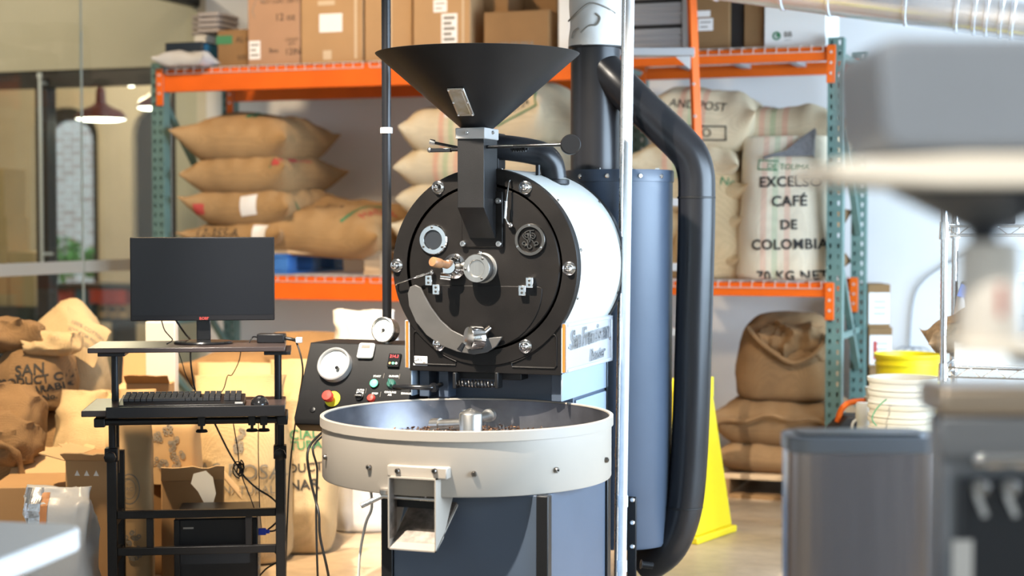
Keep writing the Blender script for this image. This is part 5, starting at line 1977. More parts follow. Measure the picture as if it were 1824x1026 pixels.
for u in (263, 440):
    x = DL(u, 950, .2).x
    dpart(MB().bx(x - .011, x + .011, .190, .210, zb2 + .013, zb1 - .013), 'strut', bevel=.002)
zr1 = DL(350, 751, .05).z
dpart(MB().cyl((fx0 - .01, .055, zr1), (fx1 + .01, .055, zr1), .0115, n=18), 'tray_rail')
for x in (fx0 - .02, fx1 + .01):
    dpart(MB().bx(x - .018, x + .018, .03, .24, zr1 - .015, zr1 + .015), 'rail_end', bevel=.004)
zl0 = DL(350, 735, -.005).z
xlip0, xlip1 = DL(186, 730, -.01).x, DL(506, 730, -.01).x
dpart(MB().bx(xlip0, xlip1, -.014, -.001, KZ - .024, KZ + .012), 'front_lip', bevel=.002)
for u in (357, 447, 468):
    x = DL(u, 755, .05).x
    cl = dpart(MB().bx(x - .012, x + .012, .036, .074, zr1 - .016, KZ - .021), 'rail_clamp', 'black_satin', bevel=.003)
    tk = MB().cyl((x, .055, zr1 - .016), (x, .055, zr1 - .028), .005, n=10)
    tk.lathe([(0, 0), (.019, 0), (.020, .004), (.016, .009), (0, .010)], (x, .055, zr1 - .038), (0, 0, 1), n=18)
    tk.build('thumb_screw', 'black_satin', cl)


def desk_thing(name, label, cat, p, rz=0.0, group=None):
    return thing(name, label, cat, D0 + DM @ Vector(p), DR + rz, group)


# monitor
mc = DL(361, 500, .33)
MO = desk_thing('monitor', 'black flat computer monitor with a blank screen', 'monitor', (mc.x, .33, SZ))
mw, mh = .490, .288
mz0 = DL(361, 571, .33).z - SZ
MB().bx(-mw / 2, mw / 2, -.012, .016, mz0, mz0 + mh).build('shell', 'monitor_shell', MO, bevel=.003)
MB().bx(-mw / 2 + .005, mw / 2 - .005, -.0128, -.012, mz0 + .020, mz0 + mh - .005).build('screen', 'screen', MO)
MB().bx(-.12, .12, .0161, .045, mz0 + .05, mz0 + .22).build('rear_bulge', 'monitor_shell', MO, bevel=.01)
nk = MB().bx(-.024, .024, .0165, .042, .012, mz0 + .08).build('neck', 'black_gloss', MO, bevel=.003)
MB().lathe([(0, 0), (.100, 0), (.102, .004), (.098, .009), (.02, .013), (0, .013)], (0, 0, 0), (0, 0, 1), n=48).build('foot', 'black_gloss', MO)
ft = [c for c in MO.children if c.name.startswith('foot')][0]
ft.scale = (1, .78, 1)
ft.location = (0, .01, .0005)
letters('acer', .019, (.004, -.0125, mz0 + .0095), (1, 0, 0), (0, 0, 1), 'red_print', MO, 'brand_lettering', bold=.0004)

# keyboard
ka, kb = DL(207, 725, .05), DL(433, 725, .05)
kw_ = (kb.x - ka.x) / 2
KB = desk_thing('keyboard', 'black full-size keyboard on the tray', 'keyboard', ((ka.x + kb.x) / 2, .13, KZ))
MB().prism([(-.085, .004), (-.085, .012), (-.04, .016), (.085, .030), (.088, .026), (.088, .0)], -kw_, kw_, (0, 0, 0), (0, 1, 0), (0, 0, 1), (1, 0, 0)).build('case', 'black_satin', KB, bevel=.003)
ks = MB()
kp = math.atan2(.014, .125)
for r in range(6):
    x = -kw_ + .012
    y = -.030 + r * .0195 + (.004 if r == 5 else 0)
    z = .0175 + (y + .04) * math.tan(kp)
    while x < kw_ - .022:
        w = .0165
        if r == 0 and abs(x + .09) < .012:
            w = .105
        ks.bx(x, x + w, y, y + .0165, z, z + .009)
        x += w + .0028
        if abs(x - .125 * 1) < .006 or abs(x - .062) < .005:
            x += .010
ks.build('keys', 'key_black', KB, smooth=0, kind='stuff')
MB().bx(kw_ - .03, kw_ - .004, -.082, -.06, .0125, .016).build('badge', 'cap_grey', KB)
# mouse
mp = DL(461, 716, .09)
MS = desk_thing('computer_mouse', 'glossy black mouse at the right end of the tray', 'mouse', (mp.x, .09, KZ))
mo = MB()
mo.ball((0, 0, .004), .030, 1, 1.6, 1.05, n=24, m=14)
for v in mo.v:
    v.z = max(v.z, 0)
mo.build('shell', 'black_gloss', MS)
MB().cyl((-.004, -.028, .026), (.004, -.028, .026), .009, n=14).build('wheel', 'black_satin', MS)
# power adapter and its leads
pa_ = DL(483, 600, .36)
AD = desk_thing('power_adapter', 'black power brick at the right end of the monitor shelf', 'power adapter', (pa_.x, .36, SZ), -.15)
MB().bx(-.048, .048, -.026, .026, 0, .032).build('brick', 'monitor_shell', AD, bevel=.004)
MB().tube(smooth_path([(-.048, 0, .018), (-.065, 0, .020), (-.074, -.01, .006), (-.074, -.02, .003)], 4), .0025, n=8).build('lead', 'cable_black', AD)
MB().tube(smooth_path([(.048, 0, .016), (.07, .0, .012), (.085, -.01, .010)], 4), .006, n=8).build('strain_relief', 'cable_black', AD)
MB().box((.098, -.012, .010), (.022, .016, .020)).build('white_plug', 'label_white', AD, bevel=.003)


def cable(name, label, pts, r, mt='cable_black', group='cables of the computer cart', k=5, cat='cable'):
    pts = [Vector(p) for p in pts]
    m = MB().tube(smooth_path(pts, k), r, n=7)
    o = m.build(name, mt, org=pts[-1])
    return tag(o, label, cat, group)


def DW(u, v, y):
    return D0 + DM @ DL(u, v, y)


cable('power_cable', 'black cable dropping from the adapter past the console edge', [DW(521, 604, .36), DW(528, 612, .34), DW(536, 640, .32), DW(538, 670, .34), DW(530, 720, .48), DW(515, 830, .52), DW(508, 960, .52), onZ(505, 1050, .01)], .0032)
cable('monitor_cable', 'thin cable from the monitor with a small plug on the shelf', [DW(287, 572, .36), DW(292, 588, .36), DW(300, 598, .35), DW(306, 606, .34), DW(296, 613, .30)], .0022)
cable('monitor_cable', 'thick cable curling down behind the left of the monitor neck', [DW(312, 570, .37), DW(322, 585, .40), DW(330, 596, .44), DW(338, 608, .51), DW(338, 640, .53), DW(341, 670, .50), DW(346, 697, .42)], .0034)
cable('keyboard_cable', 'thin cable wandering down to the left of the keyboard cord', [DW(317, 628, .51), DW(324, 650, .52), DW(328, 665, .50), DW(337, 685, .46), DW(347, 698, .40)], .0018)
cable('mouse_cable', 'thin wavy cable hanging from the shelf to the keyboard', [DW(428, 625, .51), DW(424, 645, .52), DW(412, 668, .52), DW(404, 670, .50), DW(398, 690, .46), DW(393, 699, .42)], .0018)
cable('desk_cable', 'long black cable under the tray with a coiled bundle', [DW(372, 738, .40), DW(385, 765, .42), DW(402, 800, .44), DW(415, 823, .44), DW(424, 836, .44), DW(432, 850, .44), DW(455, 872, .42), DW(480, 888, .38), DW(494, 905, .30), DW(492, 930, .32), DW(470, 950, .40)], .0034)
cable('desk_cable', 'thin cable running down under the tray to the bundle', [DW(411, 738, .40), DW(416, 770, .42), DW(421, 800, .44), DW(424, 830, .43), DW(430, 855, .43), DW(440, 880, .43), DW(451, 912, .43), DW(455, 945, .42)], .0020)
cable('desk_cable', 'thin straight cable hanging under the tray near the right clamps', [DW(459, 738, .40), DW(458, 800, .41), DW(459, 850, .42), DW(460, 910, .42), DW(463, 945, .42)], .0017)
bun = []
for i in range(40):
    a = i / 39 * 2 * PI * 4
    p = DW(424 + 10 * math.sin(a) * math.cos(a * .25 + .5) + 3 * math.sin(a * .5), 832 + 22 * math.cos(a) * .55 + i * .25, .43 + .012 * math.sin(a * 1.3))
    bun.append(p)
o = MB().tube(bun, .0024, n=6).build('cable_bundle', 'cable_black', org=bun[0])
tag(o, 'looped bundle of black cable hanging under the keyboard tray', 'cable', 'cables of the computer cart')
cable('console_cable', 'left black cable falling from the control console to the floor', [R0 + Vector((-.60, .06, .65)), at(548, 800, 5.60), at(550, 850, 5.60), at(560, 893, 5.60), at(566, 920, 5.58), at(568, 960, 5.58), at(582, 1026, 5.6), onZ(590, 1090, .01)], .0045, group='console cables')
cable('console_cable', 'right black cable falling from the control console to the floor', [R0 + Vector((-.575, .06, .65)), at(557, 795, 5.62), at(563, 835, 5.62), at(562, 880, 5.62), at(561, 930, 5.62), at(563, 1026, 5.62), onZ(566, 1095, .01)], .0038, group='console cables')
cable('white_cable', 'white cable hanging below the tray discharge handle', [R0 + T + Vector((-.24, -.20, TB - .002)), at(661, 905, 5.0), at(650, 935, 5.0), at(640, 985, 5.0), at(636, 1040, 5.0), onZ(630, 1200, .01)], .0042, 'cable_white', group=None)

# computer tower
t0_, t1_ = DL(306, 940, .24), DL(456, 940, .24)
PC = desk_thing('computer_tower', 'black computer tower standing under the cart', 'computer', ((t0_.x + t1_.x) / 2, .42, 0))
w = (t1_.x - t0_.x) / 2
tz = DL(380, 927, .24).z
MB().bx(-w, w, -.17, .17, .012, tz).build('case', 'pc_black', PC, bevel=.006)
MB().bx(-w - .001, -w + .02, -.178, -.17, .012, tz).build('front_bezel', 'black_satin', PC, bevel=.004)
MB().bx(-w + .03, -w + .065, -.1712, -.17, tz - .035, tz - .029).build('vent_slot', 'cap_grey', PC)
MB().bx(-.02, .05, -.12, -.03, tz, tz + .003).build('paper_note', 'tape_clear', PC)
for x in (-w + .03, w - .03):
    MB().bx(x - .015, x + .015, -.15, .15, 0, .012).build('foot', 'black_satin', PC)
for i in range(6):
    MB().bx(w, w + .002, -.12 + .01, -.12 + .03, .06 + i * .03, .075 + i * .03).build('rear_slot', 'cap_grey', PC)
b0 = DW(462, 950, .36)
BC = thing('video_connector', 'blue video plug hanging right of the computer tower', 'connector', b0, DR)
MB().bx(-.018, .018, -.008, .008, -.012, .012).build('plug', 'blue_connector', BC, bevel=.003)
MB().bx(.018, .030, -.005, .005, -.007, .007).build('strain_relief', 'blue_connector', BC, bevel=.002)
MB().tube(smooth_path([(.030, 0, 0), (.05, 0, .004), (.072, -.01, .03), (.078, -.02, .06)], 5), .003, n=7).build('lead', 'cable_black', BC)
MB().bx(-.030, -.018, -.006, .006, -.009, .009).build('screw_plate', 'steel', BC)
cable('tower_cable', 'tangled black cables behind the tower near the blue plug', [DW(447, 985, .43), DW(470, 978, .44), DW(485, 985, .40), DW(494, 1000, .36), DW(486, 1008, .40), DW(470, 1018, .44), DW(455, 1035, .46)], .003)

# ================================================================== SACKS AND CARTONS ON THE FLOOR, LEFT
def ground(u, v, d):
    p = at(u, v, d)
    return Vector((p.x, p.y, 0))


gp2 = 'sacks piled on the floor at the left'
PX = lambda d: d / FPX


def face_cam(extra=0.0):
    return YAW + extra


def standing(label, u, v_bot, v_top, d, wpx, mt, seed, name='coffee_sack', depth=.15, group=gp2, prof='full', rz=0.0, wr=.012, ridge=0.0, z0=None, tilt=(0, 0), cat='sack', freq=7, n=64):
    zb = at(u, v_bot, d).z if z0 is None else z0
    zt = at(u, v_top, d).z
    H = zt - zb
    hw = wpx / 2 * PX(d)
    if prof == 'full':
        secs = [(0, hw * .86, depth * .8, 3), (.05 * H, hw * .98, depth, 3), (.35 * H, hw, depth * 1.05, 2.9), (.68 * H, hw * .95, depth * .9, 2.7), (.86 * H, hw * .86, depth * .55, 2.4), (.96 * H, hw * .88, depth * .18, 2.2), (H, hw * .90, .012, 2.2)]
    elif prof == 'round':
        secs = [(0, hw * .80, depth * .8, 2.6), (.06 * H, hw * .95, depth * .97, 2.6), (.35 * H, hw, depth * 1.05, 2.5), (.65 * H, hw * .92, depth * .95, 2.4), (.85 * H, hw * .70, depth * .72, 2.3), (.96 * H, hw * .42, depth * .42, 2.2), (H, hw * .12, depth * .12, 2)]
    elif prof == 'bag':
        secs = [(0, hw * .96, depth, 5), (.03 * H, hw, depth, 5), (.45 * H, hw * .99, depth * .98, 5), (.80 * H, hw * .97, depth * .80, 4), (.93 * H, hw * .96, depth * .35, 3), (H, hw * .96, .012, 3)]
    p = at(u, v_bot, d)
    return loft(name, secs, mt, (p.x, p.y, zb), face_cam(rz), seed, label, group, wr, n, cat, ridge, tilt, freq)


# folded dark sack at the far left
def cloth(parent, secs, mt, loc, seed, name, ridge=.04, freq=9, wr=.014, n=80, rz=0.0, tilt=(0, 0)):
    c = loft(name, secs, mt, loc, rz, seed, wr=wr, ridge=ridge, freq=freq, n=n, tilt=tilt)
    for k in ('label', 'category', 'group'):
        if k in c:
            del c[k]
    c.parent = parent
    return c


o = standing('dark folded jute sack at the far left edge, nearest the white table', -14, 868, 690, 6.58, 150, 'jute_dark', 201, depth=.17, prof='full', wr=.022, ridge=.050, freq=5, z0=.26, n=90)
cloth(o, [(.10, .10, .03, 2.4), (.13, .17, .07, 2.4), (.20, .185, .10, 2.3), (.26, .15, .09, 2.2), (.31, .08, .05, 2)], 'jute_dark', (.0, -.13, .05), 401, 'rolled_mouth', .055, 7)
MB().tube(smooth_path([(-.19, -.19, .20), (-.10, -.23, .22), (.02, -.25, .25), (.11, -.24, .25), (.155, -.21, .20), (.165, -.19, .10), (.16, -.18, .0)], 6), [.014 + .004 * math.sin(i * .9) for i in range(37)], n=10).build('hem', 'jute_dark', o)
# SAN ... sack
o = standing('jute sack stencilled SAN, PRODUCT OF, leaning at the left', 62, 738, 600, 7.00, 135, 'jute_dark', 203, depth=.16, prof='round', wr=.014, ridge=.014, freq=5, z0=.58, n=80)
Z_ = o.location.z
for txt, v, sz, u in (('SAN', 654, .062, 70), ('PRODUCT OF', 672, .046, 72), ('WASHED ARABICA', 689, .040, 74), ('LOTE No.', 704, .032, 84), ('SAL', 717, .030, 90)):
    pq = at(u, v, 7.00)
    dx = (pq - Vector((o.location.x, o.location.y, pq.z))).dot(CR)
    on_front(o, flat_text(txt, sz, bold=.0012), dx, pq.z - Z_, 'black_print', .12)
cloth(o, [(.22, .06, .03, 2.4), (.24, .13, .08, 2.4), (.28, .15, .11, 2.3), (.33, .11, .09, 2.2), (.36, .05, .04, 2)], 'jute_dark', (-.08, -.05, .015), 403, 'rolled_mouth', .05, 8)
cloth(o, [(.17, .05, .02, 2.4), (.185, .11, .05, 2.4), (.22, .125, .07, 2.3), (.26, .09, .05, 2.2), (.275, .03, .02, 2)], 'jute_cream', (.095, -.08, .055), 405, 'turned_hem', .035, 8)
# big pale sack behind
pk = at(108, 738, 7.36)
k1_ = PX(7.36)
o = loft('coffee_sack', [(0, 74 * k1_, .17, 2.8), (.04, 82 * k1_, .20, 2.8), (.16, 80 * k1_, .19, 2.6, 0, 0), (.28, 66 * k1_, .15, 2.5, .01, .02), (.37, 46 * k1_, .10, 2.3, .03, .03), (.435, 22 * k1_, .05, 2.2, .04, .04), (.462, 6 * k1_, .015, 2, .045, .04)], 'jute_cream', (pk.x, pk.y, .56), face_cam(), 205, 'tall cream jute sack leaning back under the arched window', gp2, .010, 80, ridge=.016, freq=4)
fp_ = MB()
a_, b_, c_, d_ = at(120, 545, 7.13), at(196, 590, 7.21), at(165, 655, 7.11), at(118, 625, 7.07)
lo_ = Vector(o.location)
Ri = Matrix.Rotation(-face_cam(), 3, 'Z')
L_ = lambda p: Ri @ (Vector(p) - lo_)
nn = 10
grid = []
for i in range(nn + 1):
    for j in range(nn + 1):
        s, t = i / nn, j / nn
        p = (a_ * (1 - s) + b_ * s) * (1 - t) + (d_ * (1 - s) + c_ * s) * t
        p = p - CF * (.03 * math.sin(PI * s) * math.sin(PI * t)) + Vector((0, 0, .012 * noise.noise(Vector((s * 4, t * 4, 2)))))
        grid.append(L_(p))
fs_ = [(i * (nn + 1) + j, (i + 1) * (nn + 1) + j, (i + 1) * (nn + 1) + j + 1, i * (nn + 1) + j + 1) for i in range(nn) for j in range(nn)]
back_ = [p + Vector((0, .012, -.004)) for p in grid]
fp_.add(grid + back_, fs_ + [tuple(x + len(grid) for x in reversed(f)) for f in fs_])
flp = fp_.build('turned_flap', 'jute_cream', o, smooth=60)
ex_ = (L_(b_) - L_(a_)).normalized()
ey_ = (L_(a_) - L_(d_))
ey_ = (ey_ - ex_ * ey_.dot(ex_)).normalized()
cen = (L_(a_) + L_(b_)) / 2 - ey_ * .055 + ex_ * .015
for i, txt in enumerate(('100% COTTON', 'NOT FOR FOOD', 'REUSE')):
    print_on(flp, flat_text(txt, .024), cen - ey_ * .034 * i, ex_, ey_, 'grey_print', lift=.002)
# supporting sacks under those (a heap)
o = standing('lower cream sack in the left heap, beside the open carton', 140, 880, 700, 6.75, 150, 'jute_cream', 207, depth=.17, prof='full', wr=.022, ridge=.03, freq=5, z0=0.0, tilt=(-.06, .10))
for k_, (u, d, lab) in enumerate(((50, 7.06, 'lower sack of the left heap, under the stencilled sack'), (105, 7.42, 'lower sack of the left heap, under the tall cream sack'), (10, 6.70, 'lower sack of the left heap, under the folded dark sack'))):
    p = ground(u, 800, d)
    pillow('coffee_sack', .50, .40, (.58, .58, .30)[k_], 'jute_dark', (p.x, p.y, 0), YAW, seed=210 + k_, label=lab, group=gp2, N=26, flat=.4)
# cartons
def cam_box(name, label, u0, u1, v_top, d, dep, m, rz=0.0, z0=0.0, group='cartons on the floor at the left', cat='box', bevel=.004):
    a, b = at(u0, v_top, d), at(u1, v_top, d)
    w = (b - a).length
    c = (a + b) / 2 + CF * (dep / 2)
    t = thing(name, label, cat, (c.x, c.y, z0), face_cam(rz), group)
    MB().bx(-w / 2, w / 2, -dep / 2, dep / 2, 0, a.z - z0).build('body', m, t, bevel=bevel)
    t['sx'], t['sy'], t['sz'] = w, dep, a.z - z0
    return t


def flap(t, side, ln, ang, m, wob=.0):
    """hinged carton flap on the top edge: side 0 front, 1 right, 2 back, 3 left"""
    w, dpt, h = t['sx'], t['sy'], t['sz']
    if side in (0, 2):
        s = -1 if side == 0 else 1
        b = MB()
        e = [Vector((-w / 2, s * dpt / 2, h)), Vector((w / 2, s * dpt / 2, h))]
        dv = Vector((0, s * math.cos(ang), math.sin(ang))) * ln
    else:
        s = 1 if side == 1 else -1
        e = [Vector((s * w / 2, -dpt / 2, h)), Vector((s * w / 2, dpt / 2, h))]
        dv = Vector((s * math.cos(ang), 0, math.sin(ang))) * ln
        b = MB()
    k = 8
    g = []
    for i in range(k + 1):
        p = e[0] + (e[1] - e[0]) * i / k
        g += [p, p + dv * (1 + wob * noise.noise(Vector((i * .9, ln * 30, 1))))]
    nrm_ = dv.cross(e[1] - e[0]).normalized() * .004
    g2 = [p + nrm_ for p in g]
    fs = [(2 * i, 2 * i + 1, 2 * i + 3, 2 * i + 2) for i in range(k)]
    nG = len(g)
    b.add(g + g2, fs + [tuple(x + nG for x in reversed(f)) for f in fs] + [(2 * i + 1, nG + 2 * i + 1, nG + 2 * i + 3, 2 * i + 3) for i in range(k)] + [(0, 1, nG + 1, nG), (2 * k + 1, 2 * k, nG + 2 * k, nG + 2 * k + 1)])
    return b.build('flap', m, t, smooth=0)


cA = cam_box('open_carton', 'open brown carton with torn flaps at the lower left', -30, 118, 870, 6.05, .34, 'kraft', .08)
flap(cA, 2, .16, .55, 'kraft_pale', .3)
flap(cA, 1, .13, .12, 'kraft_pale', .5)
MB().bx(-.02, .02, -cA['sy'] / 2 - .001, -cA['sy'] / 2, 0, cA['sz']).build('tape', 'tape_clear', cA)
cB = cam_box('tall_carton', 'tall brown carton with printed arrows beside the cart leg', 118, 198, 822, 5.95, .30, 'kraft', -.10)
flap(cB, 0, .06, .5, 'kraft_pale', .4)
flap(cB, 3, .10, .25, 'kraft_pale', .4)
ar = MB()
for x in (-.035, .0, .035):
    ar.add([(x - .010, -cB['sy'] / 2 - .001, cB['sz'] - .055), (x + .010, -cB['sy'] / 2 - .001, cB['sz'] - .055), (x, -cB['sy'] / 2 - .001, cB['sz'] - .035)], [(0, 1, 2)])
ar.build('printed_arrows', 'white_print', cB, smooth=0)
# torn white sack with foil pouch
o = standing('torn white woven bag with silver foil and an orange strip', 103, 990, 868, 5.72, 118, 'plastic_milky', 221, name='torn_bag', depth=.10, prof='bag', wr=.016, ridge=.016, z0=.0, cat='bag', freq=8, group=None)
on_front(o, flat_poly([(-.045, -.12, .035, .12)], 10), -.085, .33, 'foil', name='foil_patch')
on_front(o, flat_poly([(-.013, -.10, .013, .10)], 10), -.040, .335, 'orange_dot', name='orange_strip')
# brown printed paper bags behind the cart
gpb = 'printed kraft coffee bags behind the cart'
def kraft_bag(label, u, v0, v1, d, wpx, seed, z0=None, art=True, rz=0.0):
    o = standing(label, u, v0, v1, d, wpx, 'kraft_bag', seed, name='kraft_bag', depth=.075, prof='bag', wr=.006, z0=z0, group=gpb, cat='paper bag', n=48, rz=rz)
    return o


b1 = kraft_bag('kraft bag with round stamp standing behind the cart leg', 238, 968, 758, 6.0, 62, 231, 0.0, rz=.12)
h_ = at(238, 758, 6.0).z
z_ = at(230, 868, 6.0).z
on_front(b1, flat_join(flat_ring(.034, .037, 28, sy=1.5), flat_ring(.022, .024, 24, sy=1.5), flat_text('RC', .02)), -.015, z_, 'grey_print', name='round_stamp')
on_front(b1, flat_text('SPECIALTY', .014, 0, .02), -.015, z_ - .10, 'grey_print')
on_front(b1, flat_text('COFFEE', .014, 0, 0), -.015, z_ - .10, 'grey_print')
rnd = random.Random(9)
def sprigs(n, w, h, sd):
    r = random.Random(sd)
    ps = []
    for _ in range(n):
        cx, cy = r.uniform(-w, w), r.uniform(-h, h)
        for q in range(5):
            a = r.uniform(0, 2 * PI)
            ps.append(flat_ring(.004, .009, 6, (cx + .014 * math.cos(a), cy + .014 * math.sin(a))))
        ps.append(flat_poly([(cx - .001, cy - .02, cx + .001, cy + .02)], 1))
    return flat_join(*ps)
on_front(b1, sprigs(5, .035, .05, 3), -.01, z_ - .20, 'grey_print', name='printed_sprigs')
cU = cam_box('support_carton', 'plain carton carrying the sprig-printed kraft bags', 215, 300, 862, 6.40, .22, 'kraft_dark')
b2 = kraft_bag('kraft bag with leaf sprigs, under the keyboard tray', 308, 862, 735, 6.45, 92, 233, cU['sz'], rz=-.10)
on_front(b2, sprigs(11, .075, .085, 5), .0, .13, 'grey_print', name='printed_sprigs')
b3 = kraft_bag('kraft bag with small printed lines, just right of the left cart post', 243, 862, 695, 6.5, 66, 235, cU['sz'], rz=.1)
for k_ in range(4):
    on_front(b3, flat_poly([(-.03, -.003, .03, .003)], 3), .03, .17 - .014 * k_, 'grey_print', name='printed_line')
on_front(b3, flat_text('*o*', .03), -.03, .165, 'grey_print', name='printed_mark')
# brown carton with crumpled white paper
cC = cam_box('small_carton', 'small brown carton behind the cart with torn white paper', 272, 383, 858, 6.15, .26, 'kraft', .20)
flap(cC, 1, .10, -.9, 'kraft_pale', .2)
flap(cC, 0, .07, .9, 'kraft_pale', .3)
pc_ = at(362, 880, 6.12)
Rp = Matrix.Rotation(YAW + .25, 3, 'Z') @ Matrix.Rotation(-.12, 3, 'X')
sheet = [(-.035, .075), (.01, .085), (.035, .06), (.045, .0), (.03, -.05), (.008, -.085), (.0, -.03), (-.02, .01), (-.045, .04)]
o = MB().prism([p for p in sheet], 0, .003, (0, 0, 0), Rp @ Vector((1, 0, 0)), Rp @ Vector((0, 0, 1)), Rp @ Vector((0, -1, 0))).build('torn_paper', 'paper_white')
o.location = pc_ - CF * .03
tag(o, 'torn white paper hanging on the small brown carton', 'paper')
# white sheet standing up, open carton, white carton behind
cD = cam_box('open_carton', 'open tan carton with a raised flap behind the left cart post', 196, 275, 692, 6.75, .25, 'kraft_pale', .1, z0=0.0)
flap(cD, 2, .15, 1.15, 'kraft', .1)
cE = cam_box('white_sheet_box', 'bright white upright box behind the keyboard', 258, 312, 627, 6.72, .05, 'paper_white', -.08, z0=cD['sz'] * 0 + .45)
cE2 = cam_box('carton_block', 'plain carton under the white upright box', 250, 372, 745, 6.72, .28, 'kraft', 0, 0.0)
cE.location.z = cE2['sz']
cF = cam_box('open_carton', 'low open brown carton right under the monitor shelf, left', 222, 300, 684, 6.55, .10, 'kraft', 0.0, 0.0)
flap(cF, 0, .05, .7, 'kraft_dark', .2)
# LAS ROSAS sack and neighbours
gq = 'cream coffee sacks behind the cart'
o = standing('wide cream sack stencilled LAS ROSAS NATURAL', 425, 915, 668, 6.75, 185, 'jute_cream', 251, depth=.20, wr=.012, z0=0.0, group=gq, prof='full', n=90, ridge=.006, freq=4)
for txt, v, sz, u in (('LAS ROSAS', 847, .085, 420), ('NATURAL', 879, .045, 436)):
    pq = at(u, v, 6.5)
    dx = (pq - Vector((o.location.x, o.location.y, pq.z))).dot(CR)
    on_front(o, flat_text(txt, sz), dx, pq.z, 'grey_print', -.04)
pq = at(428, 795, 6.5)
on_front(o, sprigs(4, .03, .04, 8), (pq - Vector((o.location.x, o.location.y, pq.z))).dot(CR), pq.z, 'grey_print', name='printed_flower')
o = standing('cream sack stencilled SPECIAL NATURAL in green, by the console', 535, 893, 640, 6.95, 125, 'jute_cream', 253, depth=.18, wr=.014, z0=0.0, group=gq, prof='full', n=90, ridge=.006, freq=4)
for txt, v, sz, u, mt in (('SPECIAL', 778, .055, 520, 'green_print'), ('NATURAL', 797, .050, 530, 'green_print'), ('PRODUCT', 838, .050, 520, 'black_print'), ('ONAR', 868, .060, 528, 'black_print')):
    pq = at(u, v, 6.75)
    on_front(o, flat_text(txt, sz, bold=.001), (pq - Vector((o.location.x, o.location.y, pq.z))).dot(CR), pq.z, mt, .06)
o = standing('cream sack bulging behind the keyboard with a curved stencil', 420, 720, 646, 7.25, 160, 'jute_cream', 255, depth=.18, wr=.016, z0=.30, group=gq, prof='full', ridge=.01, freq=4)
on_front(o, flat_ring(.05, .062, 16, (0, 0), -1.2, 1.2), .12, at(440, 668, 7.1).z - .30, 'grey_print', name='printed_arc')
pg = ground(420, 700, 7.3)
pillow('coffee_sack', .60, .45, .33, 'jute_cream', (pg.x, pg.y, 0), YAW, seed=257, label='flattened sack low down behind the LAS ROSAS sack', group=gq, N=26)
pg = at(425, 655, 7.75)
o = pillow('coffee_sack', .42, .45, .16, 'jute_dark', (pg.x, pg.y, .60), YAW * .5, seed=259, label='dark tan sack under the monitor, behind the cream sacks', group=gq, N=30)
pg = at(425, 655, 7.8)
pillow('coffee_sack', .55, .45, .68, 'jute_cream', (pg.x, pg.y, 0), YAW, seed=261, label='tall heap sack under the dark tan one', group=gq, N=26, flat=.4)
o = standing('brown sack in the shade left of the console', 545, 800, 592, 7.6, 130, 'jute_dark', 263, depth=.18, wr=.014, z0=0, group=gq, prof='full')
# plastic sack behind the console
o = standing('crumpled white plastic sack behind the gas gauge', 648, 720, 553, 7.4, 122, 'plastic_milky', 265, name='plastic_sack', depth=.15, wr=.02, ridge=.022, z0=.0, group=None, prof='full', cat='bag', freq=6, n=80)
pg = at(690, 640, 7.6)
pillow('coffee_sack', .52, .5, .78, 'jute_cream', (pg.x, pg.y, 0), YAW * .5, seed=267, label='cream sack behind the console and gauge, right of the plastic sack', group=gq, N=26, flat=.4)

# ================================================================== RIGHT-HAND SIDE
# yellow safety cone
cb_ = ground(1213, 960, 7.25)
CN = thing('floor_cone', 'tall yellow square safety cone behind the black duct', 'cone', cb_, math.radians(-14))
MB().add([(-.17, -.17, .03), (.17, -.17, .03), (.17, .17, .03), (-.17, .17, .03), (-.125, -.05, .675), (.125, -.05, .675), (.125, .05, .675), (-.125, .05, .675)],
         [(3, 2, 1, 0), (4, 5, 6, 7), (0, 1, 5, 4), (1, 2, 6, 5), (2, 3, 7, 6), (3, 0, 4, 7)]).build('body', 'sign_yellow', CN, bevel=.010)
MB().bx(-.185, .185, -.185, .185, 0, .03).build('foot_flange', 'sign_yellow', CN, bevel=.006)
for s in (-1, 1):
    MB().bx(s * .128 - .006, s * .128 + .006, -.055, .055, .60, .69).build('side_rib', 'sign_yellow', CN, bevel=.003)

# leaning stack of labelled cartons beyond the rack
gcs = 'labelled cartons beyond the rack'
zz = 0.0
for k, (v0, v1, du, lab) in enumerate(((760, 725, 6, 'lowest labelled carton beyond the rack post'), (725, 655, 4, 'second labelled carton beyond the rack post'), (655, 583, 2, 'third labelled carton beyond the rack post, red mark on its label'), (583, 506, 0, 'top labelled carton beyond the rack post'))):
    a, b = at(1532 + du, v1, 8.75), at(1572 + du * 2.2, v1, 8.75)
    zt = a.z
    t = thing('labelled_carton', lab, 'box', ((a.x + b.x) / 2, (a.y + b.y) / 2 + .12, zz), YAW, gcs)
    w = (b - a).length / 2
    MB().bx(-w, w, -.12, .12, 0, zt - zz - .001).build('body', 'kraft_dark', t, bevel=.003)
    lh = (zt - zz)
    if k:
        MB().bx(-w * .9, w * .95, -.122, -.12, lh * .08, lh * .80).build('paper_label', 'label_white', t)
        for j in range(3):
            MB().bx(-w * .5, w * .6, -.1228, -.122, lh * (.3 + .14 * j), lh * (.33 + .14 * j)).build('printed_line', 'grey_print', t)
        if k == 2:
            MB().bx(-w * .62, -w * .30, -.1235, -.122, lh * .2, lh * .66).build('red_mark', 'red_print', t)
    zz = zt
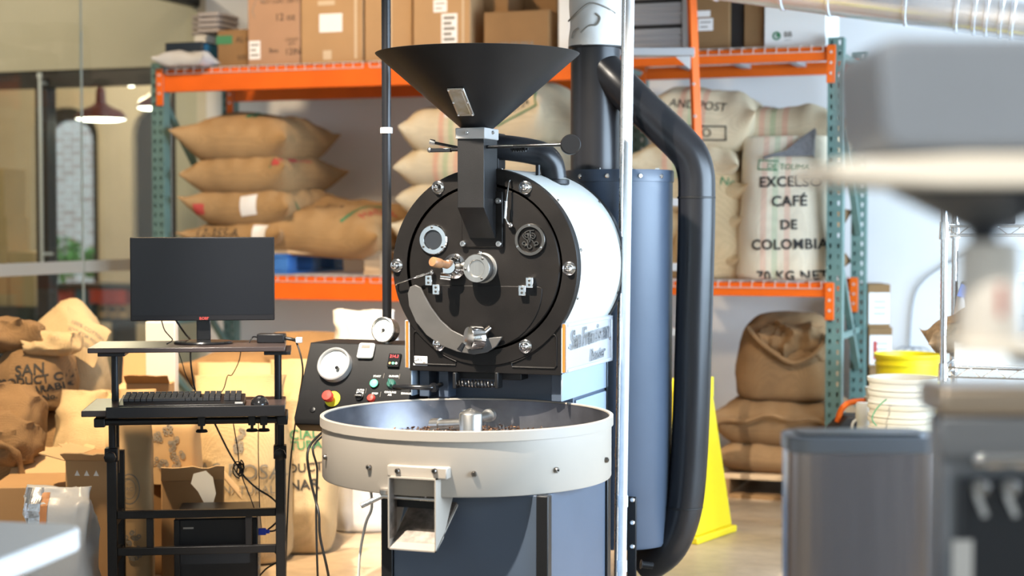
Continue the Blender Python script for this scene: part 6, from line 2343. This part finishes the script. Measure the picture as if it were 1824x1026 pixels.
# buckets
def bucket(label, u, v_rim, d, rpx, h, mt, z0, group, ribs=3, grip=False):
    p = at(u, v_rim, d)
    r = rpx * PX(d)
    t = thing('bucket', label, 'bucket', (p.x, p.y, z0), 0, group)
    pr = [(r * .86, 0), (r * .97, h - .02), (r * 1.0, h - .018), (r * 1.02, h - .012), (r * 1.02, h), (r * .975, h), (r * .965, h - .02), (r * .84, .006), (0, .006)]
    MB().lathe([(0, 0)] + pr, n=56).build('pail', mt, t)
    for i in range(ribs):
        z = h - .045 - i * .032
        rr = r * (.86 + .11 * z / h)
        MB().lathe([(rr, z - .004), (rr + .007, z - .003), (rr + .007, z + .003), (rr, z + .004)], n=56, cap=False).build('rib', mt, t)
    return t


gbk = 'nested white buckets'
dB = 6.9
zr0 = at(1612, 672, dB).z
# five nested pails, each showing its rim
bks = []
for i in range(5):
    zrim = zr0 - .055 * i
    h = .36
    bks.append(bucket(('top white bucket of the nested stack', 'second white bucket of the nested stack', 'third white bucket of the nested stack', 'fourth white bucket of the nested stack', 'lowest white bucket of the nested stack')[i], 1611, 672, dB, 62 - i * .4, h, 'bucket_white' if i < 2 else 'bucket_cream', zrim - h, gbk, ribs=1))
bo_ = Vector(bks[0].location)
MB().tube(smooth_path([at(1581, 712, 6.76) - bo_, at(1570, 722, 6.74) - bo_, at(1560, 735, 6.73) - bo_, at(1556, 748, 6.73) - bo_, at(1564, 760, 6.73) - bo_], 5), .0028, n=7).build('wire_bail', 'green_print', bks[0])
o2_ = bucket('slim white bucket behind the nested stack, left', 1566, 690, 7.3, 22, .42, 'bucket_white', at(1566, 690, 7.3).z - .42, None, ribs=4)
yb = bucket('yellow bucket behind the white buckets', 1620, 630, 7.75, 60, .36, 'bucket_yellow', at(1620, 630, 7.75).z - .36, None, ribs=1)
cY = ground(1620, 760, 7.75)
MB().bx(-.25, .25, -.2, .2, 0, at(1620, 630, 7.75).z - .361)
t = thing('plain_crate', 'plain carton carrying the yellow bucket', 'box', cY, YAW)
MB().bx(-.17, .17, -.16, .16, 0, at(1620, 630, 7.75).z - .362).build('body', 'kraft_dark', t, bevel=.004)
cY = ground(1611, 760, dB)
t = thing('plain_crate', 'plain carton under the nested white buckets', 'box', cY, YAW)
hN = zr0 - .055 * 4 - .36
MB().bx(-.13, .13, -.13, .13, 0, max(.02, hN - .001)).build('body', 'kraft_dark', t, bevel=.004)
# black tool case, orange handle; white jug
q = at(1520, 735, 7.35)
tc_ = thing('tool_case', 'black tool case with an orange carrying handle', 'case', (q.x, q.y, at(1520, 770, 7.35).z), YAW)
tcz = -at(1520, 770, 7.35).z
MB().prism([(-.10, tcz), (.14, tcz), (.14, .045), (.10, .075), (-.04, .075), (-.10, .01)], -.09, .09, (0, 0, 0), (1, 0, 0), (0, 0, 1), (0, 1, 0)).build('case', 'black_box', tc_, bevel=.008)
MB().tube(smooth_path([(-.07, -.03, .045), (-.05, -.03, .105), (.0, -.03, .135), (.13, -.03, .140)], 5), .013, n=12).build('handle', 'orange_paint', tc_)
MB().bx(-.05, .06, -.096, -.09, -.02, .0).build('latch', 'cap_grey', tc_, bevel=.002)
q = at(1540, 740, 7.1)
jz = -at(1540, 790, 7.1).z
jg = thing('white_jug', 'slim white jug left of the nested buckets', 'jug', (q.x, q.y, at(1540, 790, 7.1).z), YAW)
MB().lathe([(0, jz), (.026, jz), (.028, .06), (.026, .09), (.032, .10), (.032, .165), (.028, .172), (0, .172)], n=24).build('body', 'white_plastic', jg)
MB().tube(smooth_path([(-.026, 0, .10), (-.045, 0, .08), (-.045, 0, .02), (-.027, 0, .0)], 4), .006, n=8).build('grip', 'white_plastic', jg)
# cable on the wall
o = MB().tube(smooth_path([onY(1622, 620, 9.18), onY(1625, 560, 9.18), onY(1632, 520, 9.18), onY(1645, 500, 9.17), onY(1662, 486, 9.17), onY(1690, 468, 9.17), onY(1730, 450, 9.17)], 5), .006, n=7).build('wall_cable', 'deck_grey', org=onY(1622, 620, 9.18))
tag(o, 'grey cable arching along the white wall', 'cable')
cl_ = MB()
cc_ = onY(1628, 628, 9.1)
for i in range(3):
    cl_.tube([(cc_.x + .05 * math.cos(a / 20 * 2 * PI) + .04 * i - .04, cc_.y - .01 * i, cc_.z + .03 * math.sin(a / 20 * 2 * PI)) for a in range(21)], .004, n=6)
tag(cl_.build('cable_coil', 'deck_grey', org=cc_), 'loosely coiled grey cable end above the yellow bucket', 'cable')

# chrome wire shelving
W0 = at(1682, 700, 6.2)
WS = thing('wire_shelving', 'chrome wire shelving unit at the right', 'shelving', (W0.x, W0.y, 0))
ztop, zmid = 1.42, at(1690, 655, 6.2).z
WL, WD_ = 1.10, .44
for x, y in ((0, 0), (WL, 0), (0, WD_), (WL, WD_)):
    pf = [(0, .02)]
    for i in range(int((ztop - .02) / .0254)):
        z_a = .02 + i * .0254
        pf += [(.0135, z_a), (.0135, z_a + .021), (.0118, z_a + .0215), (.0118, z_a + .0249)]
    ps = MB().lathe(pf + [(.0135, ztop), (0, ztop)], (x, y, 0), n=18).build('post', 'chrome', WS)
    MB().ball((x, y, ztop), .0150, 1, 1, .6).build('cap', 'chrome', ps)
for z in (1.345, zmid, .25):
    m = MB()
    for dz in (0, -.035):
        m.tube([(0, 0, z + dz), (WL, 0, z + dz)], .0042, n=6).tube([(0, WD_, z + dz), (WL, WD_, z + dz)], .0042, n=6)
        m.tube([(0, 0, z + dz), (0, WD_, z + dz)], .0042, n=6).tube([(WL, 0, z + dz), (WL, WD_, z + dz)], .0042, n=6)
    zig = []
    for i in range(25):
        zig.append((WL * i / 24, 0, z - (.035 if i % 2 else 0)))
    m.tube(zig, .0025, n=5)
    for i in range(44):
        x = WL * (i + .5) / 44
        m.tube([(x, 0, z + .004), (x, WD_, z + .004)], .0022, n=5)
    sh_ = m.build('shelf', 'chrome', WS)
    for x, y in ((0, 0), (0, WD_)):
        MB().cyl((x, y, z - .05), (x, y, z + .015), .020, .017, n=16).build('collar', 'chrome', sh_)
ts_ = thing('shallow_tote', 'long white shallow bin on the wire shelf', 'bin', (W0.x + .50, W0.y + .21, zmid + .007))
TW, TD, TH = .46, .19, .085
MB().bx(-TW, TW, -TD, TD, 0, .006).build('base', 'tote_white', ts_)
for s in (-1, 1):
    MB().bx(-TW, TW, s * TD - .003, s * TD + .003, .006, TH).build('side', 'tote_white', ts_, bevel=.002)
    MB().bx(s * TW - .003, s * TW + .003, -TD + .004, TD - .004, .006, TH).build('end', 'tote_white', ts_, bevel=.002)
ztb = zmid + .014
gzb = 'zip bags in the shallow bin'
for k, (u, v0, v1, d, wpx, lab) in enumerate(((1712, 600, 512, 6.42, 22, 'tall clear zip bag with blue seal, left one in the white bin'), (1744, 600, 515, 6.42, 26, 'tall clear zip bag with blue seal, right one in the white bin'))):
    o = standing(lab, u, v0, v1, d, wpx, 'plastic_milky', 300 + k, name='zip_bag', depth=.035, prof='round', wr=.012, ridge=.008, z0=ztb, group=gzb, cat='bag', n=32)
    p = at(u + 2, v1 + 3, d - .02) - Vector(o.location)
    p = Matrix.Rotation(-face_cam(), 3, 'Z') @ p
    MB().box((p.x + .006, p.y, p.z - .008), (.034, .006, .050), Matrix.Rotation(.35, 3, 'Y')).build('zip_seal', 'zip_blue', o, bevel=.002)
p = at(1722, 625, 6.30)
o = pillow('coffee_pouch', .26, .17, .12, 'herb', (p.x, p.y, ztb + .055), .25, (-.0, -.25), 310, label='clear pouch of coffee samples lying in the white bin', N=26, wr=.02)
o['category'] = 'pouch'
p = at(1800, 625, 6.30)
o = pillow('coffee_pouch', .24, .16, .07, 'herb', (p.x, p.y, ztb + .045), .0, (0, 0), 312, label='flat pouch of coffee samples right in the white bin', N=26, wr=.02)
o['category'] = 'pouch'
p = at(1752, 610, 6.26)
o = MB().prism([(-.05, 0), (.03, .01), (.045, .07), (.03, .09)], -.01, .01, (0, 0, 0), CR, (0, 0, 1), CF).build('orange_packet', 'orange_paint', bevel=.002)
o.location = (p.x, p.y, ztb + .075)
tag(o, 'black and orange packet between the coffee pouches', 'packet')
# dark machine further back on the shelf, box on the top shelf
p = at(1765, 470, 6.55)
dm = thing('grinder', 'dark bench grinder behind the zip bags', 'grinder', (p.x, p.y, zmid + .007), YAW)
MB().bx(-.14, .20, -.06, .08, 0, .16).build('base', 'machine_dark', dm, bevel=.01)
MB().bx(-.10, .16, -.05, .07, .16, .30).build('head', 'black_gloss', dm, bevel=.012)
MB().lathe([(.05, .30), (.10, .40), (.10, .42), (0, .42)], (.03, 0, 0), n=28).build('hopper', 'hopper_smoke', dm)
MB().tube(smooth_path([(-.10, -.07, .22), (-.04, -.09, .28), (.05, -.09, .33), (.12, -.09, .34)], 5), .010, n=8).build('chrome_arm', 'chrome', dm)
p = at(1768, 385, 6.35)
tx = thing('small_dark_box', 'small dark box on the top wire shelf', 'box', (p.x, p.y, 1.353), YAW)
MB().bx(-.05, .07, -.05, .05, 0, .035).build('body', 'black_box', tx, bevel=.003)
MB().bx(-.052, .072, -.052, .052, .035, .042).build('lid', 'kraft_dark', tx, bevel=.002)

# silver duct under the ceiling
DU = thing('spiral_duct', 'shiny silver ventilation duct along the top right', 'duct', at(1500, -30, 7.2))
du0 = Vector(DU.location)
A, B = at(1180, -76, 7.5) - du0, at(1900, 14, 6.9) - du0
m = MB()
m.cyl(A, B, .165, n=56)
m.build('tube', 'duct_metal', DU)
dirv = (B - A).normalized()
for u in (1290, 1415, 1500, 1635, 1722, 1752, 1772, 1796, 1815):
    t = (u - 1180) / (1900 - 1180)
    p = A + (B - A) * t
    MB().lathe([(.165, -.010), (.1715, -.006), (.1715, .006), (.165, .010)], p, dirv, n=56, cap=False).build('seam_ring', 'duct_metal', DU)
for u in (1345, 1700):
    t = (u - 1180) / 720
    p = A + (B - A) * t
    MB().cyl(p + Vector((0, 0, .14)), Vector((p.x, p.y, 3.99 - du0.z)), .004, n=6).build('hanger', 'wire_zinc', DU)

# ================================================================== FOREGROUND
# white folding table, lower left
ca = Vector((-.864, 3.40))
e_side = Vector((-.20, -.98)).normalized()
e_far = Vector((-.98, .20)).normalized()


def cam2(p2, z):
    return Vector((0, 0, z)) + CR * p2.x + CF * p2.y


tcn = cam2(ca, 0)
TBL = thing('folding_table', 'white plastic table corner in the near left foreground', 'table', (tcn.x, tcn.y, 0))
X1 = CR * e_far.x + CF * e_far.y
Y1 = CR * e_side.x + CF * e_side.y
poly = []
rc = .06
for i in range(7):
    a = PI + (PI / 2) * i / 6
    poly.append((rc + rc * math.cos(a), rc + rc * math.sin(a)))
poly += [(1.7, 0), (1.7, .75), (0, .75)]
zt = .742
MB().prism(poly, zt - .048, zt, (0, 0, 0), X1, Y1, (0, 0, 1)).build('table_top', 'table_white', TBL, bevel=.008, seg=3)
for x, y in ((.14, .10), (.14, .65), (1.55, .10), (1.55, .65)):
    p = X1 * x + Y1 * y
    MB().cyl((p.x, p.y, 0), (p.x, p.y, zt - .048), .014, n=14).build('leg', 'cap_grey', TBL)
# stainless bin
b0, b1 = at(1412, 778, 3.2), at(1682, 778, 3.2)
BN = thing('stainless_bin', 'brushed stainless steel bin out of focus in the right foreground', 'bin', ((b0.x + b1.x) / 2 + CF.x * .07, (b0.y + b1.y) / 2 + CF.y * .07, 0), YAW)
w = (b1 - b0).length / 2
zt = b0.z


def rr_prism(hx, hy, r, z0, z1, k=6):
    pts = []
    for cx, cy, s in ((hx - r, hy - r, 0), (-hx + r, hy - r, 1), (-hx + r, -hy + r, 2), (hx - r, -hy + r, 3)):
        for i in range(k + 1):
            a = PI / 2 * (s + i / k)
            pts.append((cx + r * math.cos(a), cy + r * math.sin(a)))
    return MB().prism(pts, z0, z1)


rr_prism(w, .07, .04, .02, zt - .035).build('body', 'stainless', BN)
rr_prism(w + .003, .073, .042, zt - .035, zt - .004).build('rim', 'machine_grey', BN, bevel=.004)
rr_prism(w - .02, .05, .03, zt - .012, zt + .001).build('lid', 'machine_dark', BN)
rr_prism(w - .01, .06, .03, 0, .02).build('base', 'black_satin', BN)
# bag-filling machine: base, column, hopper, funnel
DF, DH = 2.30, 1.58                    # distances of the base front and of the hopper
fm = at(1800, 900, DF)
FM = thing('filling_machine', 'grey bag-filling machine with smoky hopper, blurred at the right edge', 'machine', (fm.x, fm.y, 0), YAW)


def FP(u, v, d):
    """photo point at distance d in the machine's own frame"""
    p = at(u, v, d)
    return Vector(((u - CX) / FPX * d - (1800 - CX) / FPX * DF, d - DF, p.z))


pl0 = FP(1674, 690, DF)
xr = .40
zp = pl0.z
xl_ = pl0.x
MB().bx(xl_ + .012, xr, .012, .11, 0, zp - .045).build('cabinet', 'machine_grey', FM, bevel=.01)
MB().bx(xl_, xr, -.01, .115, zp - .040, zp).build('top_plate', 'machine_tan', FM, bevel=.010, seg=3)
MB().bx(xl_ + .004, xr, .0, .012, zp - .10, zp - .042).build('front_apron', 'machine_grey', FM, bevel=.004)
z1 = FP(1700, 805, DF).z
z2 = FP(1700, 838, DF).z
MB().bx(xl_ + .05, xr, -.004, .012, z2, z1).build('chrome_rail', 'chrome', FM, bevel=.008)
MB().bx(xl_ + .03, xr, .002, .011, .35, z2 - .012).build('control_door', 'machine_dark', FM, bevel=.006)
for k in range(3):
    q = FP(1750 + 54 * k, 870, DF)
    kb = MB().lathe([(.012, 0), (.012, .012), (.008, .016), (0, .016)], (q.x, .002, q.z), NY, n=16).build('knob', 'steel', FM)
    MB().box((q.x - .003, -.016, q.z - .022), (.008, .006, .034), Matrix.Rotation(-.4, 3, 'Y')).build('knob_lever', 'galvanised', kb)
q0, q1 = FP(1702, 1010, DF), FP(1738, 965, DF)
MB().bx(q0.x, q1.x, -.002, .0015, q0.z - .1, q1.z).build('paper_label', 'label_white', FM)
MB().bx(.30, .38, .012, .09, zp, 1.62).build('column', 'machine_grey', FM, bevel=.008)
# hopper, flange and funnel at head height
h0, h1 = FP(1572, 268, DH), FP(1564, 66, DH)
hy = DH - DF
hb_ = MB()
hr = -.055
hb_.prism([(h0.x + .012, h0.z), (hr, h0.z), (hr, h1.z), (h1.x + .01, h1.z), (h1.x, h1.z - .012), (h0.x, h0.z + .02)], hy, hy + .22, (0, 0, 0), (1, 0, 0), (0, 0, 1), (0, 1, 0))
hb_.build('hopper', 'hopper_smoke', FM, bevel=.012, seg=3)
f0 = FP(1485, 300, DH)
fz0, fz1 = FP(1600, 332, DH).z, FP(1600, 276, DH).z
MB().prism([(f0.x, f0.z - .010), (f0.x + .10, fz0), (hr + .03, fz0), (hr + .03, fz1), (f0.x + .12, fz1), (f0.x, f0.z + .006)], hy - .01, hy + .24, (0, 0, 0), (1, 0, 0), (0, 0, 1), (0, 1, 0)).build('flange', 'flange_cream', FM, bevel=.003)
fc_ = FP(1806, 340, DH)
zn_ = FP(1800, 415, DH).z
MB().lathe([(.092, fz0), (.094, fz0 - .004), (.016, zn_), (.014, zn_ - .012), (0, zn_ - .012)], (fc_.x, hy + .10, 0), n=40).build('funnel', 'machine_dark', FM)
MB().bx(hr, .37, hy + .16, hy + .205, fz0 - .02, fz0 - .0005).build('arm', 'machine_grey', FM, bevel=.005)
MB().bx(.30, .37, hy + .205, .05, fz0 - .02, fz0 - .0005).build('arm', 'machine_grey', FM, bevel=.005)
# white container under the funnel
wj = FM.location + Matrix.Rotation(YAW, 3, 'Z') @ Vector((fc_.x + .008, hy + .10, 0))
zj0, zj1 = FP(1800, 606, DH + .08).z, FP(1800, 432, DH + .08).z
WJ = thing('white_container', 'tall white container under the funnel, blurred at the right edge', 'container', (wj.x, wj.y, zj0), YAW)
hj = zj1 - zj0
MB().lathe([(0, 0), (.031, 0), (.033, .006), (.033, hj - .010), (.029, hj), (.015, hj + .002), (0, hj + .002)], n=36).build('body', 'jar_white', WJ)
MB().bx(-.003, .003, -.0345, -.0325, .025, .055).build('red_mark', 'red_print', WJ)
MB().box((fc_.x + .008, hy + .10, zj0 - .007), (.075, .075, .012)).build('platform', 'flange_cream', FM, bevel=.003)
MB().bx(fc_.x + .03, .37, hy + .07, hy + .12, zj0 - .026, zj0 - .0135).build('platform_arm', 'machine_grey', FM, bevel=.003)
MB().bx(.31, .37, hy + .12, .05, zj0 - .026, zj0 - .0135).build('platform_arm', 'machine_grey', FM, bevel=.003)
